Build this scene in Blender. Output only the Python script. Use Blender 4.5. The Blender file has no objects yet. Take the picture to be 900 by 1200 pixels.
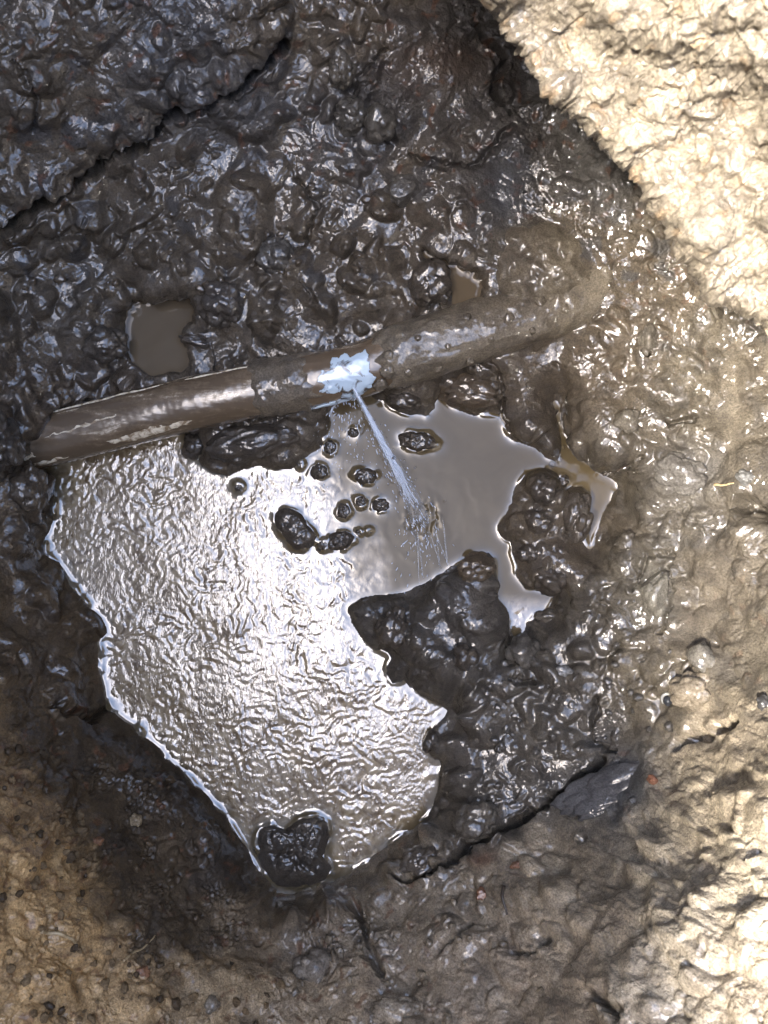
import bpy, math, random
import numpy as np
from mathutils import Vector

# ------------------------------------------------------------------ camera, sky, sun, exposure
H, F = 0.95, 974.0            # camera height above the pool (m), focal length in photo pixels
SC = bpy.context.scene
COL = SC.collection
cam_d = bpy.data.cameras.new('camera'); cam = bpy.data.objects.new('camera', cam_d); COL.objects.link(cam)
cam.location = (0, 0, H)
cam_d.sensor_fit = 'VERTICAL'; cam_d.sensor_height = 36.0; cam_d.sensor_width = 27.0
cam_d.lens = F / 1200 * 36
cam_d.clip_start = 0.01; cam_d.clip_end = 500
cam_d.dof.use_dof = True; cam_d.dof.focus_distance = 0.90; cam_d.dof.aperture_fstop = 13.0
SC.camera = cam

SUN_EL, SUN_AZ = math.radians(62), math.radians(200)   # azimuth: counter-clockwise from +X
world = bpy.data.worlds.new('World'); SC.world = world; world.use_nodes = True
wn = world.node_tree.nodes; wl = world.node_tree.links
sky = wn.new('ShaderNodeTexSky'); sky.sky_type = 'NISHITA'; sky.sun_disc = False
sky.sun_elevation = SUN_EL; sky.sun_rotation = math.radians(90) - SUN_AZ
sky.air_density = 1.0; sky.dust_density = 3.2; sky.ozone_density = 1.0
wn['Background'].inputs['Strength'].default_value = 0.15
wl.new(sky.outputs[0], wn['Background'].inputs['Color'])
sun_d = bpy.data.lights.new('sun', 'SUN'); sun_d.energy = 2.0; sun_d.angle = math.radians(6)
sun_d.color = (1.0, 0.93, 0.82)
sun = bpy.data.objects.new('sun', sun_d); COL.objects.link(sun)
sdir = Vector((math.cos(SUN_EL)*math.cos(SUN_AZ), math.cos(SUN_EL)*math.sin(SUN_AZ), math.sin(SUN_EL)))
sun.rotation_euler = sdir.to_track_quat('Z', 'Y').to_euler()
sun.location = sdir * 5
SC.view_settings.view_transform = 'Standard'; SC.view_settings.look = 'None'
SC.view_settings.gamma = 1.0; SC.view_settings.use_curve_mapping = False
SC.view_settings.exposure = 3.2
SC.cycles.max_bounces = 6; SC.cycles.transparent_max_bounces = 24
SC.cycles.caustics_reflective = False; SC.cycles.caustics_refractive = False

random.seed(7)
RNG = np.random.default_rng(11)

# ------------------------------------------------------------------ helpers
def at(u, v, z):
    """photo pixel on the level z -> world point"""
    s = (H - z) / F
    return np.array([(u - 450) * s, (600 - v) * s, z])

def sstep(a, b, x):
    t = np.clip((x - a) / (b - a), 0, 1); return t * t * (3 - 2 * t)

_T = RNG.random((256, 256)) * 2 * np.pi
_GX, _GY = np.cos(_T).astype(np.float32), np.sin(_T).astype(np.float32)
def noise(x, y, seed=0):
    x = np.asarray(x, np.float32) + seed * 17.31; y = np.asarray(y, np.float32) + seed * 9.77
    xi = np.floor(x).astype(np.int32); yi = np.floor(y).astype(np.int32)
    fx = x - xi; fy = y - yi
    u = fx*fx*fx*(fx*(fx*6-15)+10); v = fy*fy*fy*(fy*(fy*6-15)+10)
    def g(ix, iy, dx, dy):
        a = ix & 255; b = iy & 255
        return _GX[a, b]*dx + _GY[a, b]*dy
    n00 = g(xi, yi, fx, fy); n10 = g(xi+1, yi, fx-1, fy)
    n01 = g(xi, yi+1, fx, fy-1); n11 = g(xi+1, yi+1, fx-1, fy-1)
    return 1.5 * ((n00*(1-u)+n10*u)*(1-v) + (n01*(1-u)+n11*u)*v)
def fbm(x, y, octs=4, seed=0, gain=0.5):
    s = 0; a = 1.0; f = 1.0
    for k in range(octs):
        s = s + a * noise(x*f, y*f, seed + k*3); a *= gain; f *= 2.03
    return s

def poly_sd(U, V, pts):
    """signed distance (pixels), positive inside the closed polygon"""
    P = np.array(pts, np.float32); Q = np.roll(P, -1, 0)
    d2 = np.full(U.shape, 1e12, np.float32); ins = np.zeros(U.shape, bool)
    for (x0, y0), (x1, y1) in zip(P, Q):
        ex, ey = x1-x0, y1-y0
        t = np.clip(((U-x0)*ex + (V-y0)*ey) / (ex*ex+ey*ey+1e-9), 0, 1)
        d2 = np.minimum(d2, (U-x0-t*ex)**2 + (V-y0-t*ey)**2)
        if abs(ey) > 1e-9:
            c = ((y0 > V) != (y1 > V)) & (U < ex*(V-y0)/ey + x0)
            ins ^= c
    d = np.sqrt(d2)
    return np.where(ins, d, -d)

def line_d(U, V, pts):
    """distance (pixels) to an open polyline"""
    P = np.array(pts, np.float32)
    d2 = np.full(U.shape, 1e12, np.float32)
    for (x0, y0), (x1, y1) in zip(P[:-1], P[1:]):
        ex, ey = x1-x0, y1-y0
        t = np.clip(((U-x0)*ex + (V-y0)*ey) / (ex*ex+ey*ey+1e-9), 0, 1)
        d2 = np.minimum(d2, (U-x0-t*ex)**2 + (V-y0-t*ey)**2)
    return np.sqrt(d2)

def smooth_poly(pts, n=4, jit=0.0, seed=0):
    """Catmull-Rom resample of a closed outline, with a little raggedness"""
    P = np.array(pts, float); N = len(P); out = []
    rg = np.random.default_rng(seed)
    for i in range(N):
        p0, p1, p2, p3 = P[i-1], P[i], P[(i+1) % N], P[(i+2) % N]
        for k in range(n):
            t = k / n
            q = 0.5*((2*p1) + (-p0+p2)*t + (2*p0-5*p1+4*p2-p3)*t*t + (-p0+3*p1-3*p2+p3)*t**3)
            out.append(q + rg.normal(0, jit, 2))
    return out

def ellipse(cx, cy, rx, ry, rot=0, n=18, jit=0.06, seed=0):
    rg = np.random.default_rng(seed + int(cx*7 + cy)); r = math.radians(rot); out = []
    for k in range(n):
        a = 2*math.pi*k/n; s = 1 + rg.normal(0, jit)
        x, y = rx*s*math.cos(a), ry*s*math.sin(a)
        out.append((cx + x*math.cos(r) - y*math.sin(r), cy + x*math.sin(r) + y*math.cos(r)))
    return out

def mesh_np(name, V, Fq, mat, parent=None, col=None, wet=None, nrm=None, smooth=True):
    """one mesh object from numpy vertices and faces (n,3) or (n,4)"""
    V = np.ascontiguousarray(V, np.float32); Fq = np.ascontiguousarray(Fq, np.int32)
    me = bpy.data.meshes.new(name); k = Fq.shape[1]
    me.vertices.add(len(V)); me.vertices.foreach_set('co', V.ravel())
    me.loops.add(Fq.size); me.loops.foreach_set('vertex_index', Fq.ravel())
    me.polygons.add(len(Fq)); me.polygons.foreach_set('loop_start', np.arange(0, Fq.size, k, dtype=np.int32))
    me.update(calc_edges=True)
    me.polygons.foreach_set('use_smooth', np.full(len(Fq), smooth))
    if col is not None:
        a = me.attributes.new('Col', 'FLOAT_COLOR', 'POINT')
        a.data.foreach_set('color', np.ascontiguousarray(np.concatenate([col, np.ones((len(V), 1))], 1), np.float32).ravel())
    if wet is not None:
        a = me.attributes.new('Wet', 'FLOAT', 'POINT'); a.data.foreach_set('value', np.ascontiguousarray(wet, np.float32))
    if nrm is not None:
        me.normals_split_custom_set_from_vertices(nrm.tolist())
    if mat: me.materials.append(mat)
    o = bpy.data.objects.new(name, me); COL.objects.link(o)
    if parent: o.parent = parent
    return o

def grid_faces(ny, nx, mask=None):
    i = np.arange(ny*nx, dtype=np.int32).reshape(ny, nx)
    q = np.stack([i[1:, :-1], i[1:, 1:], i[:-1, 1:], i[:-1, :-1]], -1)
    return q[mask] if mask is not None else q.reshape(-1, 4)

def grid_obj(name, P, mat, mask=None, col=None, wet=None, nrm=None, parent=None):
    ny, nx = P.shape[:2]
    q = grid_faces(ny, nx, mask)
    used, inv = np.unique(q, return_inverse=True)
    g = lambda a: None if a is None else a.reshape(ny*nx, -1)[used]
    w = g(wet)
    return mesh_np(name, P.reshape(-1, 3)[used], inv.reshape(-1, 4), mat, parent, g(col), None if w is None else w[:, 0], g(nrm))

def grid_normals(P):
    du = np.gradient(P, axis=1); dv = np.gradient(P, axis=0)
    n = np.cross(dv, du); n /= np.linalg.norm(n, axis=-1, keepdims=True) + 1e-12
    back = ((np.array([0, 0, H]) - P)*n).sum(-1) < 0          # turn every normal to the open side
    n[back] *= -1
    return n

def tag(o, label, cat=None, group=None, kind=None):
    if label: o['label'] = label
    if cat: o['category'] = cat
    if group: o['group'] = group
    if kind: o['kind'] = kind
    return o

def empty(name, loc):
    o = bpy.data.objects.new(name, None); COL.objects.link(o); o.location = loc; o.empty_display_size = 0.02
    bpy.context.view_layer.update()
    return o

def tube(path, rad, nseg=8, cap=True, flat=None):
    """swept tube along a polyline; rad scalar or list; returns verts, quads"""
    P = np.array(path, float); n = len(P); rad = np.broadcast_to(np.array(rad, float), (n,))
    T = np.gradient(P, axis=0); T /= np.linalg.norm(T, axis=1, keepdims=True) + 1e-12
    up = np.array([0, 0, 1.0]); V = []
    for p, t, r in zip(P, T, rad):
        s = np.cross(t, up)
        if np.linalg.norm(s) < 1e-3: s = np.cross(t, [1.0, 0, 0])
        s /= np.linalg.norm(s); w = np.cross(s, t)
        for k in range(nseg):
            a = 2*math.pi*k/nseg
            V.append(p + r*(math.cos(a)*s + math.sin(a)*w))
    Fq = []
    for i in range(n-1):
        for k in range(nseg):
            k2 = (k+1) % nseg
            Fq.append((i*nseg+k, i*nseg+k2, (i+1)*nseg+k2, (i+1)*nseg+k))
    if cap:
        b = len(V); V.append(P[0]); V.append(P[-1])
        for k in range(nseg):
            k2 = (k+1) % nseg
            Fq.append((b, k2, k, b)); Fq.append((b+1, (n-1)*nseg+k, (n-1)*nseg+k2, b+1))
        # caps as triangles kept in a quad list: use duplicates removed below
    return np.array(V), Fq

def mesh_py(name, V, Fl, mat, parent=None, smooth=True):
    me = bpy.data.meshes.new(name)
    Fl = [tuple(dict.fromkeys(f)) for f in Fl]
    me.from_pydata([tuple(map(float, v)) for v in V], [], Fl); me.update()
    me.polygons.foreach_set('use_smooth', np.full(len(me.polygons), smooth))
    if mat: me.materials.append(mat)
    o = bpy.data.objects.new(name, me); COL.objects.link(o)
    if parent: o.parent = parent
    return o

# ------------------------------------------------------------------ materials
def new_mat(name):
    m = bpy.data.materials.new(name); m.use_nodes = True
    return m, m.node_tree.nodes, m.node_tree.links, m.node_tree.nodes['Principled BSDF']

def tex_noise(n, l, scale, detail=4, rough=0.55, dist=0.0, vec=None):
    t = n.new('ShaderNodeTexNoise'); t.inputs['Scale'].default_value = scale; t.inputs['Detail'].default_value = detail
    t.inputs['Roughness'].default_value = rough; t.inputs['Distortion'].default_value = dist
    if vec: l.new(vec, t.inputs['Vector'])
    return t

def ramp(n, l, src, a, b, ca=(0, 0, 0, 1), cb=(1, 1, 1, 1)):
    r = n.new('ShaderNodeValToRGB'); e = r.color_ramp.elements
    e[0].position, e[1].position = a, b; e[0].color, e[1].color = ca, cb
    l.new(src, r.inputs[0]); return r

def mud_material(name, fixed=None, wet=0.8, bump=1.0):
    """wet mud: colour from the soil attribute (or one colour), wet film as a coat, fine relief"""
    m, n, l, b = new_mat(name)
    tc = n.new('ShaderNodeTexCoord'); geo = n.new('ShaderNodeNewGeometry')
    pos = geo.outputs['Position']
    if fixed is None:
        at_ = n.new('ShaderNodeAttribute'); at_.attribute_name = 'Col'; colsrc = at_.outputs['Color']
        aw = n.new('ShaderNodeAttribute'); aw.attribute_name = 'Wet'; wetsrc = aw.outputs['Fac']
    else:
        rg = n.new('ShaderNodeRGB'); rg.outputs[0].default_value = (*fixed, 1); colsrc = rg.outputs[0]
        va = n.new('ShaderNodeValue'); va.outputs[0].default_value = wet; wetsrc = va.outputs[0]
    n1 = tex_noise(n, l, 55, 6, 0.6, 0.4, pos)
    r1 = ramp(n, l, n1.outputs['Fac'], 0.3, 0.72, (0.62, 0.60, 0.60, 1), (1.35, 1.33, 1.28, 1))
    mx = n.new('ShaderNodeMix'); mx.data_type = 'RGBA'; mx.blend_type = 'MULTIPLY'; mx.inputs[0].default_value = 1
    l.new(colsrc, mx.inputs[6]); l.new(r1.outputs[0], mx.inputs[7])
    n3 = tex_noise(n, l, 520, 3, 0.65, 0, pos)                # grit: single grains lighter and darker than the rest
    r3 = ramp(n, l, n3.outputs['Fac'], 0.34, 0.66, (0.62, 0.60, 0.57, 1), (1.38, 1.36, 1.32, 1))
    mx2 = n.new('ShaderNodeMix'); mx2.data_type = 'RGBA'; mx2.blend_type = 'MULTIPLY'; mx2.inputs[0].default_value = 1
    l.new(mx.outputs[2], mx2.inputs[6]); l.new(r3.outputs[0], mx2.inputs[7])
    l.new(mx2.outputs[2], b.inputs['Base Color'])
    # roughness: the drier the soil the rougher
    mr = n.new('ShaderNodeMapRange'); mr.inputs['To Min'].default_value = 0.75; mr.inputs['To Max'].default_value = 0.6; b.inputs['Specular IOR Level'].default_value = 0.25
    l.new(wetsrc, mr.inputs['Value']); l.new(mr.outputs[0], b.inputs['Roughness'])
    n2 = tex_noise(n, l, 90, 3, 0.5, 0, pos)
    mr2 = n.new('ShaderNodeMath'); mr2.operation = 'MULTIPLY'
    r2 = ramp(n, l, n2.outputs['Fac'], 0.36, 0.50)
    l.new(wetsrc, mr2.inputs[0]); l.new(r2.outputs[0], mr2.inputs[1])
    l.new(mr2.outputs[0], b.inputs['Coat Weight'])
    b.inputs['Coat Roughness'].default_value = 0.03; b.inputs['Coat IOR'].default_value = 1.6
    # relief
    f1 = tex_noise(n, l, 420, 4, 0.6, 0.3, pos)
    bp = n.new('ShaderNodeBump'); bp.inputs['Strength'].default_value = 0.8*bump; bp.inputs['Distance'].default_value = 0.0024
    l.new(f1.outputs['Fac'], bp.inputs['Height']); l.new(bp.outputs[0], b.inputs['Normal'])
    f2 = tex_noise(n, l, 170, 2.3, 0.5, 0.2, pos)
    bc = n.new('ShaderNodeBump'); bc.inputs['Strength'].default_value = 0.7*bump; bc.inputs['Distance'].default_value = 0.0016
    l.new(f2.outputs['Fac'], bc.inputs['Height']); l.new(bc.outputs[0], b.inputs['Coat Normal'])
    return m

MUD = mud_material('wet_mud')

def water_material(name, base, ior, bump_scale=0, bump=0.0, rough=0.02, base2=None):
    m, n, l, b = new_mat(name)
    geo = n.new('ShaderNodeNewGeometry'); pos = geo.outputs['Position']
    n1 = tex_noise(n, l, 16, 3, 0.5, 1.2, pos)
    r = ramp(n, l, n1.outputs['Fac'], 0.35, 0.65, (*base, 1), (*(base2 or [c*1.18 for c in base]), 1))
    l.new(r.outputs[0], b.inputs['Base Color'])
    b.inputs['Roughness'].default_value = rough; b.inputs['IOR'].default_value = ior
    if bump:
        # small standing ripples, drawn out along the flow
        mp = n.new('ShaderNodeMapping'); mp.inputs['Rotation'].default_value = (0, 0, math.radians(35)); mp.inputs['Scale'].default_value = (1.0, 0.6, 1.0)
        l.new(pos, mp.inputs['Vector'])
        a = tex_noise(n, l, bump_scale, 3, 0.55, 1.6, mp.outputs[0])
        bp = n.new('ShaderNodeBump'); bp.inputs['Strength'].default_value = 1.0; bp.inputs['Distance'].default_value = bump
        l.new(a.outputs['Fac'], bp.inputs['Height'])
        l.new(bp.outputs[0], b.inputs['Normal'])
    return m

# ------------------------------------------------------------------ outlines traced from the photo (pixels)
POOL = [(52,642),(60,618),(66,590),(60,562),(50,546),(72,525),(120,505),(180,494),(214,500),(222,533),(246,548),(268,556),(300,546),
 (332,551),(352,540),(374,528),(384,505),(388,478),(412,462),(436,462),(454,476),(470,485),(494,488),(502,488),(509,474),(520,462),(532,478),
 (552,485),(586,489),(590,506),(602,516),(628,524),(646,540),(655,536),(655,500),(648,472),(656,474),(662,505),(673,531),(700,550),
 (723,566),(716,586),(702,612),(690,640),(686,612),(690,582),(676,570),(658,573),(650,552),(630,550),(612,560),(602,578),(598,594),
 (590,608),(583,622),(596,636),(599,652),(604,670),(616,689),(646,698),(640,714),(622,724),(611,744),(598,742),(591,716),(579,700),
 (581,662),(571,648),(546,652),(520,668),(498,683),(460,696),(432,700),(414,709),(411,722),(424,745),(441,760),(455,771),(449,786),
 (460,801),(479,804),(496,815),(523,831),(511,850),(500,868),(505,885),(518,893),(513,930),(500,955),(490,966),(465,980),(440,1001),
 (415,1019),(395,1030),(370,1041),(345,1047),(325,1045),(317,1034),(300,1010),(286,989),(265,955),(235,924),(200,889),(160,851),
 (130,829),(121,790),(117,752),(125,735),(100,705),(85,680),(70,660)]
PUDDLE_A = [(150,365),(165,354),(190,348),(216,346),(230,356),(226,376),(212,394),(222,412),(216,432),(182,440),(155,426),(148,395)]
PUDDLE_B = [(496,294),(512,300),(532,307),(548,320),(560,324),(566,336),(560,352),(537,356),(530,336),(516,318),(502,306)]
PUD_A_Z, PUD_B_Z = 0.034, 0.056

# islands in the pool: outline, crest height (m), name, label, extras
ISL = [
 (smooth_poly([(297,987),(304,971),(318,966),(334,972),(350,958),(372,954),(386,963),(386,985),(380,1004),(389,1016),(380,1032),(350,1041),(318,1036),(304,1012)],2), 0.016,
  'mud_island', 'lobed dark mud island at the pointed end of the bright pool'),
 (smooth_poly([(322,602),(334,594),(352,601),(361,615),(373,628),(366,641),(346,646),(334,632),(323,617)],2), 0.014,
  'mud_island', 'round dark mud island inside the bright rippling water'),
 (ellipse(490,517,25,12,8), 0.010, 'mud_clod', 'small oval mud clod in calm brown water beside the jet'),
 (ellipse(624,492,33,14,-20), 0.018, 'mud_clod', 'long loaf-shaped mud clod lying in the narrow inlet'),
 (ellipse(374,553,11,10), 0.010, 'mud_lump', 'little mud lump just off the clump under the pipe'),
 (ellipse(352,544,6,5), 0.006, 'mud_lump', 'tiny mud lump touching the clump under the pipe'),
 (ellipse(428,558,15,10,5), 0.010, 'mud_lump', 'flat oval mud lump in spray left of the jet'),
 (ellipse(403,599,9,10), 0.008, 'mud_lump', 'small mud lump with a crescent of water in the spray'),
 (ellipse(423,588,8,7), 0.007, 'mud_lump', 'small round mud lump between two others in the spray'),
 (ellipse(446,592,11,8), 0.008, 'mud_lump', 'small mud lump next to where the jet lands'),
 (ellipse(398,634,19,11,-12), 0.009, 'mud_lump', 'low wide mud lump between round island and jet'),
 (ellipse(378,639,7,8), 0.006, 'mud_lump', 'tiny mud lump wedged between round island and wide lump'),
 (ellipse(420,624,5,4), 0.004, 'mud_crumb', 'mud crumb above the pale spray patch'),
 (ellipse(433,622,5,4), 0.004, 'mud_crumb', 'mud crumb above the pale spray patch'),
 (ellipse(387,524,8,9), 0.008, 'mud_lump', 'small wet mud lump below the broken pipe in the spray fan'),
 (ellipse(414,507,7,6), 0.007, 'mud_lump', 'small wet mud lump right below the break in the pipe'),
 (ellipse(598,616,10,8), 0.008, 'mud_lump', 'small round mud lump at the left shore of the clod cluster'),
 (ellipse(660,563,8,8), 0.008, 'mud_lump', 'small round mud lump above the clod cluster'),
 (ellipse(280,571,7,6), 0.006, 'mud_crumb', 'dark crumb floating in bright ripples near the clump under the pipe'),
 (ellipse(46,608,17,26,8), 0.022, 'mud_clod', 'dark wet clod at the left shore above the round bubble'),
]

# ------------------------------------------------------------------ terrain
STEP = 1.25
ui = np.arange(-24, 924.1, STEP); vi = np.arange(-24, 1224.1, STEP)
def margin(n, first, last): return np.cumsum(np.geomspace(first, last, n))
mg = margin(26, 2.2, 70)
U1 = np.concatenate([ui[0]-mg[::-1], ui, ui[-1]+mg]); V1 = np.concatenate([vi[0]-mg[::-1], vi, vi[-1]+mg])
NM = len(mg); U, V = np.meshgrid(U1, V1); U = U.astype(np.float32); V = V.astype(np.float32)
ny, nx = U.shape
INF = (slice(NM, ny-NM), slice(NM, nx-NM))      # the finely divided middle

# control heights (photo pixel x, y, height above the pool)
CTRL = [(-30,-30,.34),(120,-30,.32),(280,-30,.27),(420,-30,.24),(540,-30,.20),(640,40,.14),(0,130,.25),(120,120,.22),(240,80,.21),(350,40,.20),
 (0,262,.16),(130,188,.15),(230,130,.16),(330,75,.17),(60,330,.085),(160,280,.08),(260,230,.095),(360,170,.12),(460,110,.15),(560,110,.14),
 (0,400,.09),(90,420,.055),(20,500,.105),(-20,560,.12),(15,580,.09),(240,330,.06),(330,300,.06),(330,380,.04),(420,330,.055),(430,250,.08),(520,240,.085),
 (480,350,.055),(600,260,.085),(640,300,.105),(660,262,.10),(690,300,.11),(715,335,.10),(600,325,.08),(580,200,.10),(650,200,.12),(700,240,.13),(780,330,.10),(760,420,.09),
 (690,430,.05),(640,420,.045),(560,430,.03),(480,450,.02),(300,520,.016),(230,470,.02),(120,470,.03),
 (0,640,.10),(0,760,.13),(60,800,.08),(110,880,.08),(0,900,.30),(50,960,.26),(120,960,.15),(180,1000,.14),(250,1000,.07),(0,1000,.41),(90,1060,.33),(0,1100,.45),(100,1150,.36),
 (-30,1230,.49),(120,1230,.40),(220,1080,.17),(230,1160,.25),(330,1090,.08),(330,1170,.18),(350,1230,.24),(440,1060,.07),(450,1150,.17),(460,1230,.25),(540,1030,.08),(560,1120,.19),(580,1230,.30),
 (640,960,.07),(660,1040,.20),(680,1120,.34),(700,1230,.46),(760,970,.22),(800,1040,.40),(820,1130,.50),(930,1230,.62),(880,960,.44),(930,1060,.54),(930,900,.44),(860,850,.27),(800,880,.16),
 (720,860,.075),(640,860,.045),(560,900,.035),(540,820,.035),(500,750,.03),(540,700,.035),(600,800,.035),(680,780,.05),(760,780,.085),(820,720,.12),(880,740,.22),(930,780,.30),(680,700,.03),(740,660,.06),(800,620,.09),
 (720,600,.035),(740,530,.07),(800,520,.09),(860,560,.15),(930,600,.23),(850,450,.11),(930,450,.18),(820,380,.12),(640,620,.015),(860,300,.13),(760,180,.13),(700,80,.15),(930,330,.18),(930,100,.33),(760,-30,.24),(930,-30,.34)]
C = np.array(CTRL, float)
C[:, 2] = np.where(C[:, 2] > .06, .06 + (C[:, 2]-.06)*.62, C[:, 2])
def tps_fit(x, y, z, lam=2e-3):
    N = len(x); r = np.hypot(x[:, None]-x, y[:, None]-y)
    K = np.where(r > 0, r*r*np.log(r+1e-12), 0) + lam*np.eye(N); Pm = np.stack([np.ones(N), x, y], 1)
    A = np.block([[K, Pm], [Pm.T, np.zeros((3, 3))]]); w = np.linalg.solve(A, np.concatenate([z, np.zeros(3)]))
    def ev(xx, yy):
        s = w[N] + w[N+1]*xx + w[N+2]*yy
        for k in range(N):
            r2 = (xx-x[k])**2 + (yy-y[k])**2
            s = s + w[k]*0.5*np.where(r2 > 0, r2*np.log(r2+1e-12), 0)
        return s
    return ev
ev = tps_fit(C[:, 0]/1000, C[:, 1]/1000, C[:, 2])
cu = np.linspace(-40, 940, 99); cv = np.linspace(-40, 1240, 129)
cg = ev(*(np.meshgrid(cu/1000, cv/1000)))
def bil(g, x, y, gx, gy):
    fx = np.clip((x-gx[0])/(gx[1]-gx[0]), 0, len(gx)-1.001); fy = np.clip((y-gy[0])/(gy[1]-gy[0]), 0, len(gy)-1.001)
    i = fx.astype(int); j = fy.astype(int); a = fx-i; b = fy-j
    if g.ndim == 3: a = a[..., None]; b = b[..., None]
    return (g[j, i]*(1-a)+g[j, i+1]*a)*(1-b) + (g[j+1, i]*(1-a)+g[j+1, i+1]*a)*b
# outside the photograph the pit sides go on climbing to the ground around it
lam = np.maximum(1, np.maximum(np.abs(U-450)/474, np.abs(V-600)/624))
ZE = bil(cg, 450+(U-450)/lam, 600+(V-600)/lam, cu, cv)
out = np.maximum(np.maximum(-U, U-900), np.maximum(-V, V-1200))
climb = H - (H-ZE)*(1+.34*(lam-1))/lam
ZB = np.where(lam > 1, climb, ZE)
def blur(A, k):
    for ax in (0, 1):
        c = np.cumsum(np.pad(A, [(k+1, k) if i == ax else (0, 0) for i in range(A.ndim)], mode='edge'), axis=ax)
        A = (np.take(c, range(2*k+1, c.shape[ax]), ax) - np.take(c, range(0, c.shape[ax]-2*k-1), ax))/(2*k+1)
    return A
ZB[INF] = blur(blur(ZB[INF].astype(np.float64), 6), 6)

# warped coordinates for ragged shapes
WU = U + 5*fbm(U/30, V/30, 2, 1); WV = V + 5*fbm(U/30, V/30, 2, 2)

# cracks
CRACKS = [([(-40,285),(0,266),(40,240),(75,222),(120,196),(134,180),(170,172),(190,150),(196,134),(225,128),(270,104),(318,66),(335,52)], 5.5, .030),
 ([(455,1032),(490,1030),(528,1012),(552,988),(575,986),(606,962),(650,935),(694,902),(706,892)], 5.0, .026),
 ([(796,876),(818,860),(830,866),(840,850),(862,846)], 6.0, .014),
 ([(560,30),(590,70),(575,110),(600,135)], 4.5, .018), ([(480,180),(520,196),(560,192),(596,150)], 4.0, .010),
 ([(586,490),(590,460),(580,430),(556,416)], 2.6, .008), ([(60,830),(105,842),(130,826)], 4.5, .012),
 ([(418,1060),(432,1110),(446,1140)], 6.0, .018), ([(742,690),(760,650),(786,650)], 3.5, .008), ([(775,740),(790,700),(784,664)], 3.0, .008),
 ([(700,548),(742,542)], 2.6, .007), ([(785,496),(812,492)], 4.0, .012), ([(868,590),(896,600)], 8.0, .03), ([(755,412),(762,418)], 5, .015),
 ([(700,820),(692,870),(720,880)], 4.0, .012), ([(596,795),(625,800)], 4, .012), ([(520,1115),(545,1100),(556,1092)], 4, .012),
 ([(600,1118),(624,1116),(640,1095)], 4, .012), ([(700,1170),(725,1190)], 9, .02), ([(890,1000),(880,1010)], 3, .006),
 ([(120,590),(118,600)], 2, .004), ([(20,70),(45,110),(40,150)], 4, .008), ([(450,60),(420,90),(412,160)], 3.5, .008),
 ([(300,310),(360,286),(372,240),(348,210)], 3, .008), ([(352,330),(372,352)], 3, .006), ([(105,470),(60,490)], 5, .010)]

# ---- domes of mud, in three sizes, on the fine middle
Ui, Vi, WUi, WVi = U[INF], V[INF], WU[INF], WV[INF]
niy, nix = Ui.shape
def splat(num, rmin, rmax, hk, aspect=(0.7, 1.5), power=0.5, seed=0, dens=None):
    rg = np.random.default_rng(seed); A = np.zeros((niy, nix), np.float32)
    for k in range(num):
        cx, cy = rg.uniform(-24, 924), rg.uniform(-24, 1224)
        if dens is not None and rg.random() > dens(cx, cy): continue
        r = rmin + (rmax-rmin)*rg.random()**2; a = rg.uniform(*aspect); th = rg.uniform(0, math.pi)
        w = r*max(a, 1/a)*1.3 + 9
        i0 = max(0, int((cx-w+24)/STEP)); i1 = min(nix, int((cx+w+24)/STEP)+1)
        j0 = max(0, int((cy-w+24)/STEP)); j1 = min(niy, int((cy+w+24)/STEP)+1)
        if i1 <= i0 or j1 <= j0: continue
        dx = WUi[j0:j1, i0:i1]-cx; dy = WVi[j0:j1, i0:i1]-cy
        x = (dx*math.cos(th)+dy*math.sin(th))/(r*a); y = (-dx*math.sin(th)+dy*math.cos(th))/(r/a)
        h = hk*r*rg.uniform(.5, 1.1)*np.maximum(0, 1-(x*x+y*y))**power
        A[j0:j1, i0:i1] = np.maximum(A[j0:j1, i0:i1], h)
    return A
big = splat(460, 18, 50, .46, seed=1)
med = splat(2300, 6, 21, .80, seed=2)
sml = splat(9000, 2.2, 7.0, .70, seed=3)
med = blur(med.astype(np.float64), 1); big = blur(big.astype(np.float64), 3)
pits = splat(420, 2.5, 7.5, 1.5, power=1.2, seed=4)          # hollows and worm holes
pits *= sstep(-.1, .35, fbm(Ui/70, Vi/70, 2, 47))

# regional character of the surface: lumpy, crumbly, smeared
def field(pts, idx, sharp=3.0):
    """inverse-distance blend of control values on a coarse grid"""
    X, Y = np.meshgrid(cu, cv); s = 0; wsum = 0
    for p in pts:
        w = 1.0/((X-p[0])**2 + (Y-p[1])**2 + 900)**(sharp/2)
        val = np.array(p[idx], float); s = s + w[..., None]*val if val.ndim else s + w*val; wsum = wsum + w
    return s / (wsum[..., None] if np.ndim(s) == 3 else wsum)
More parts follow.
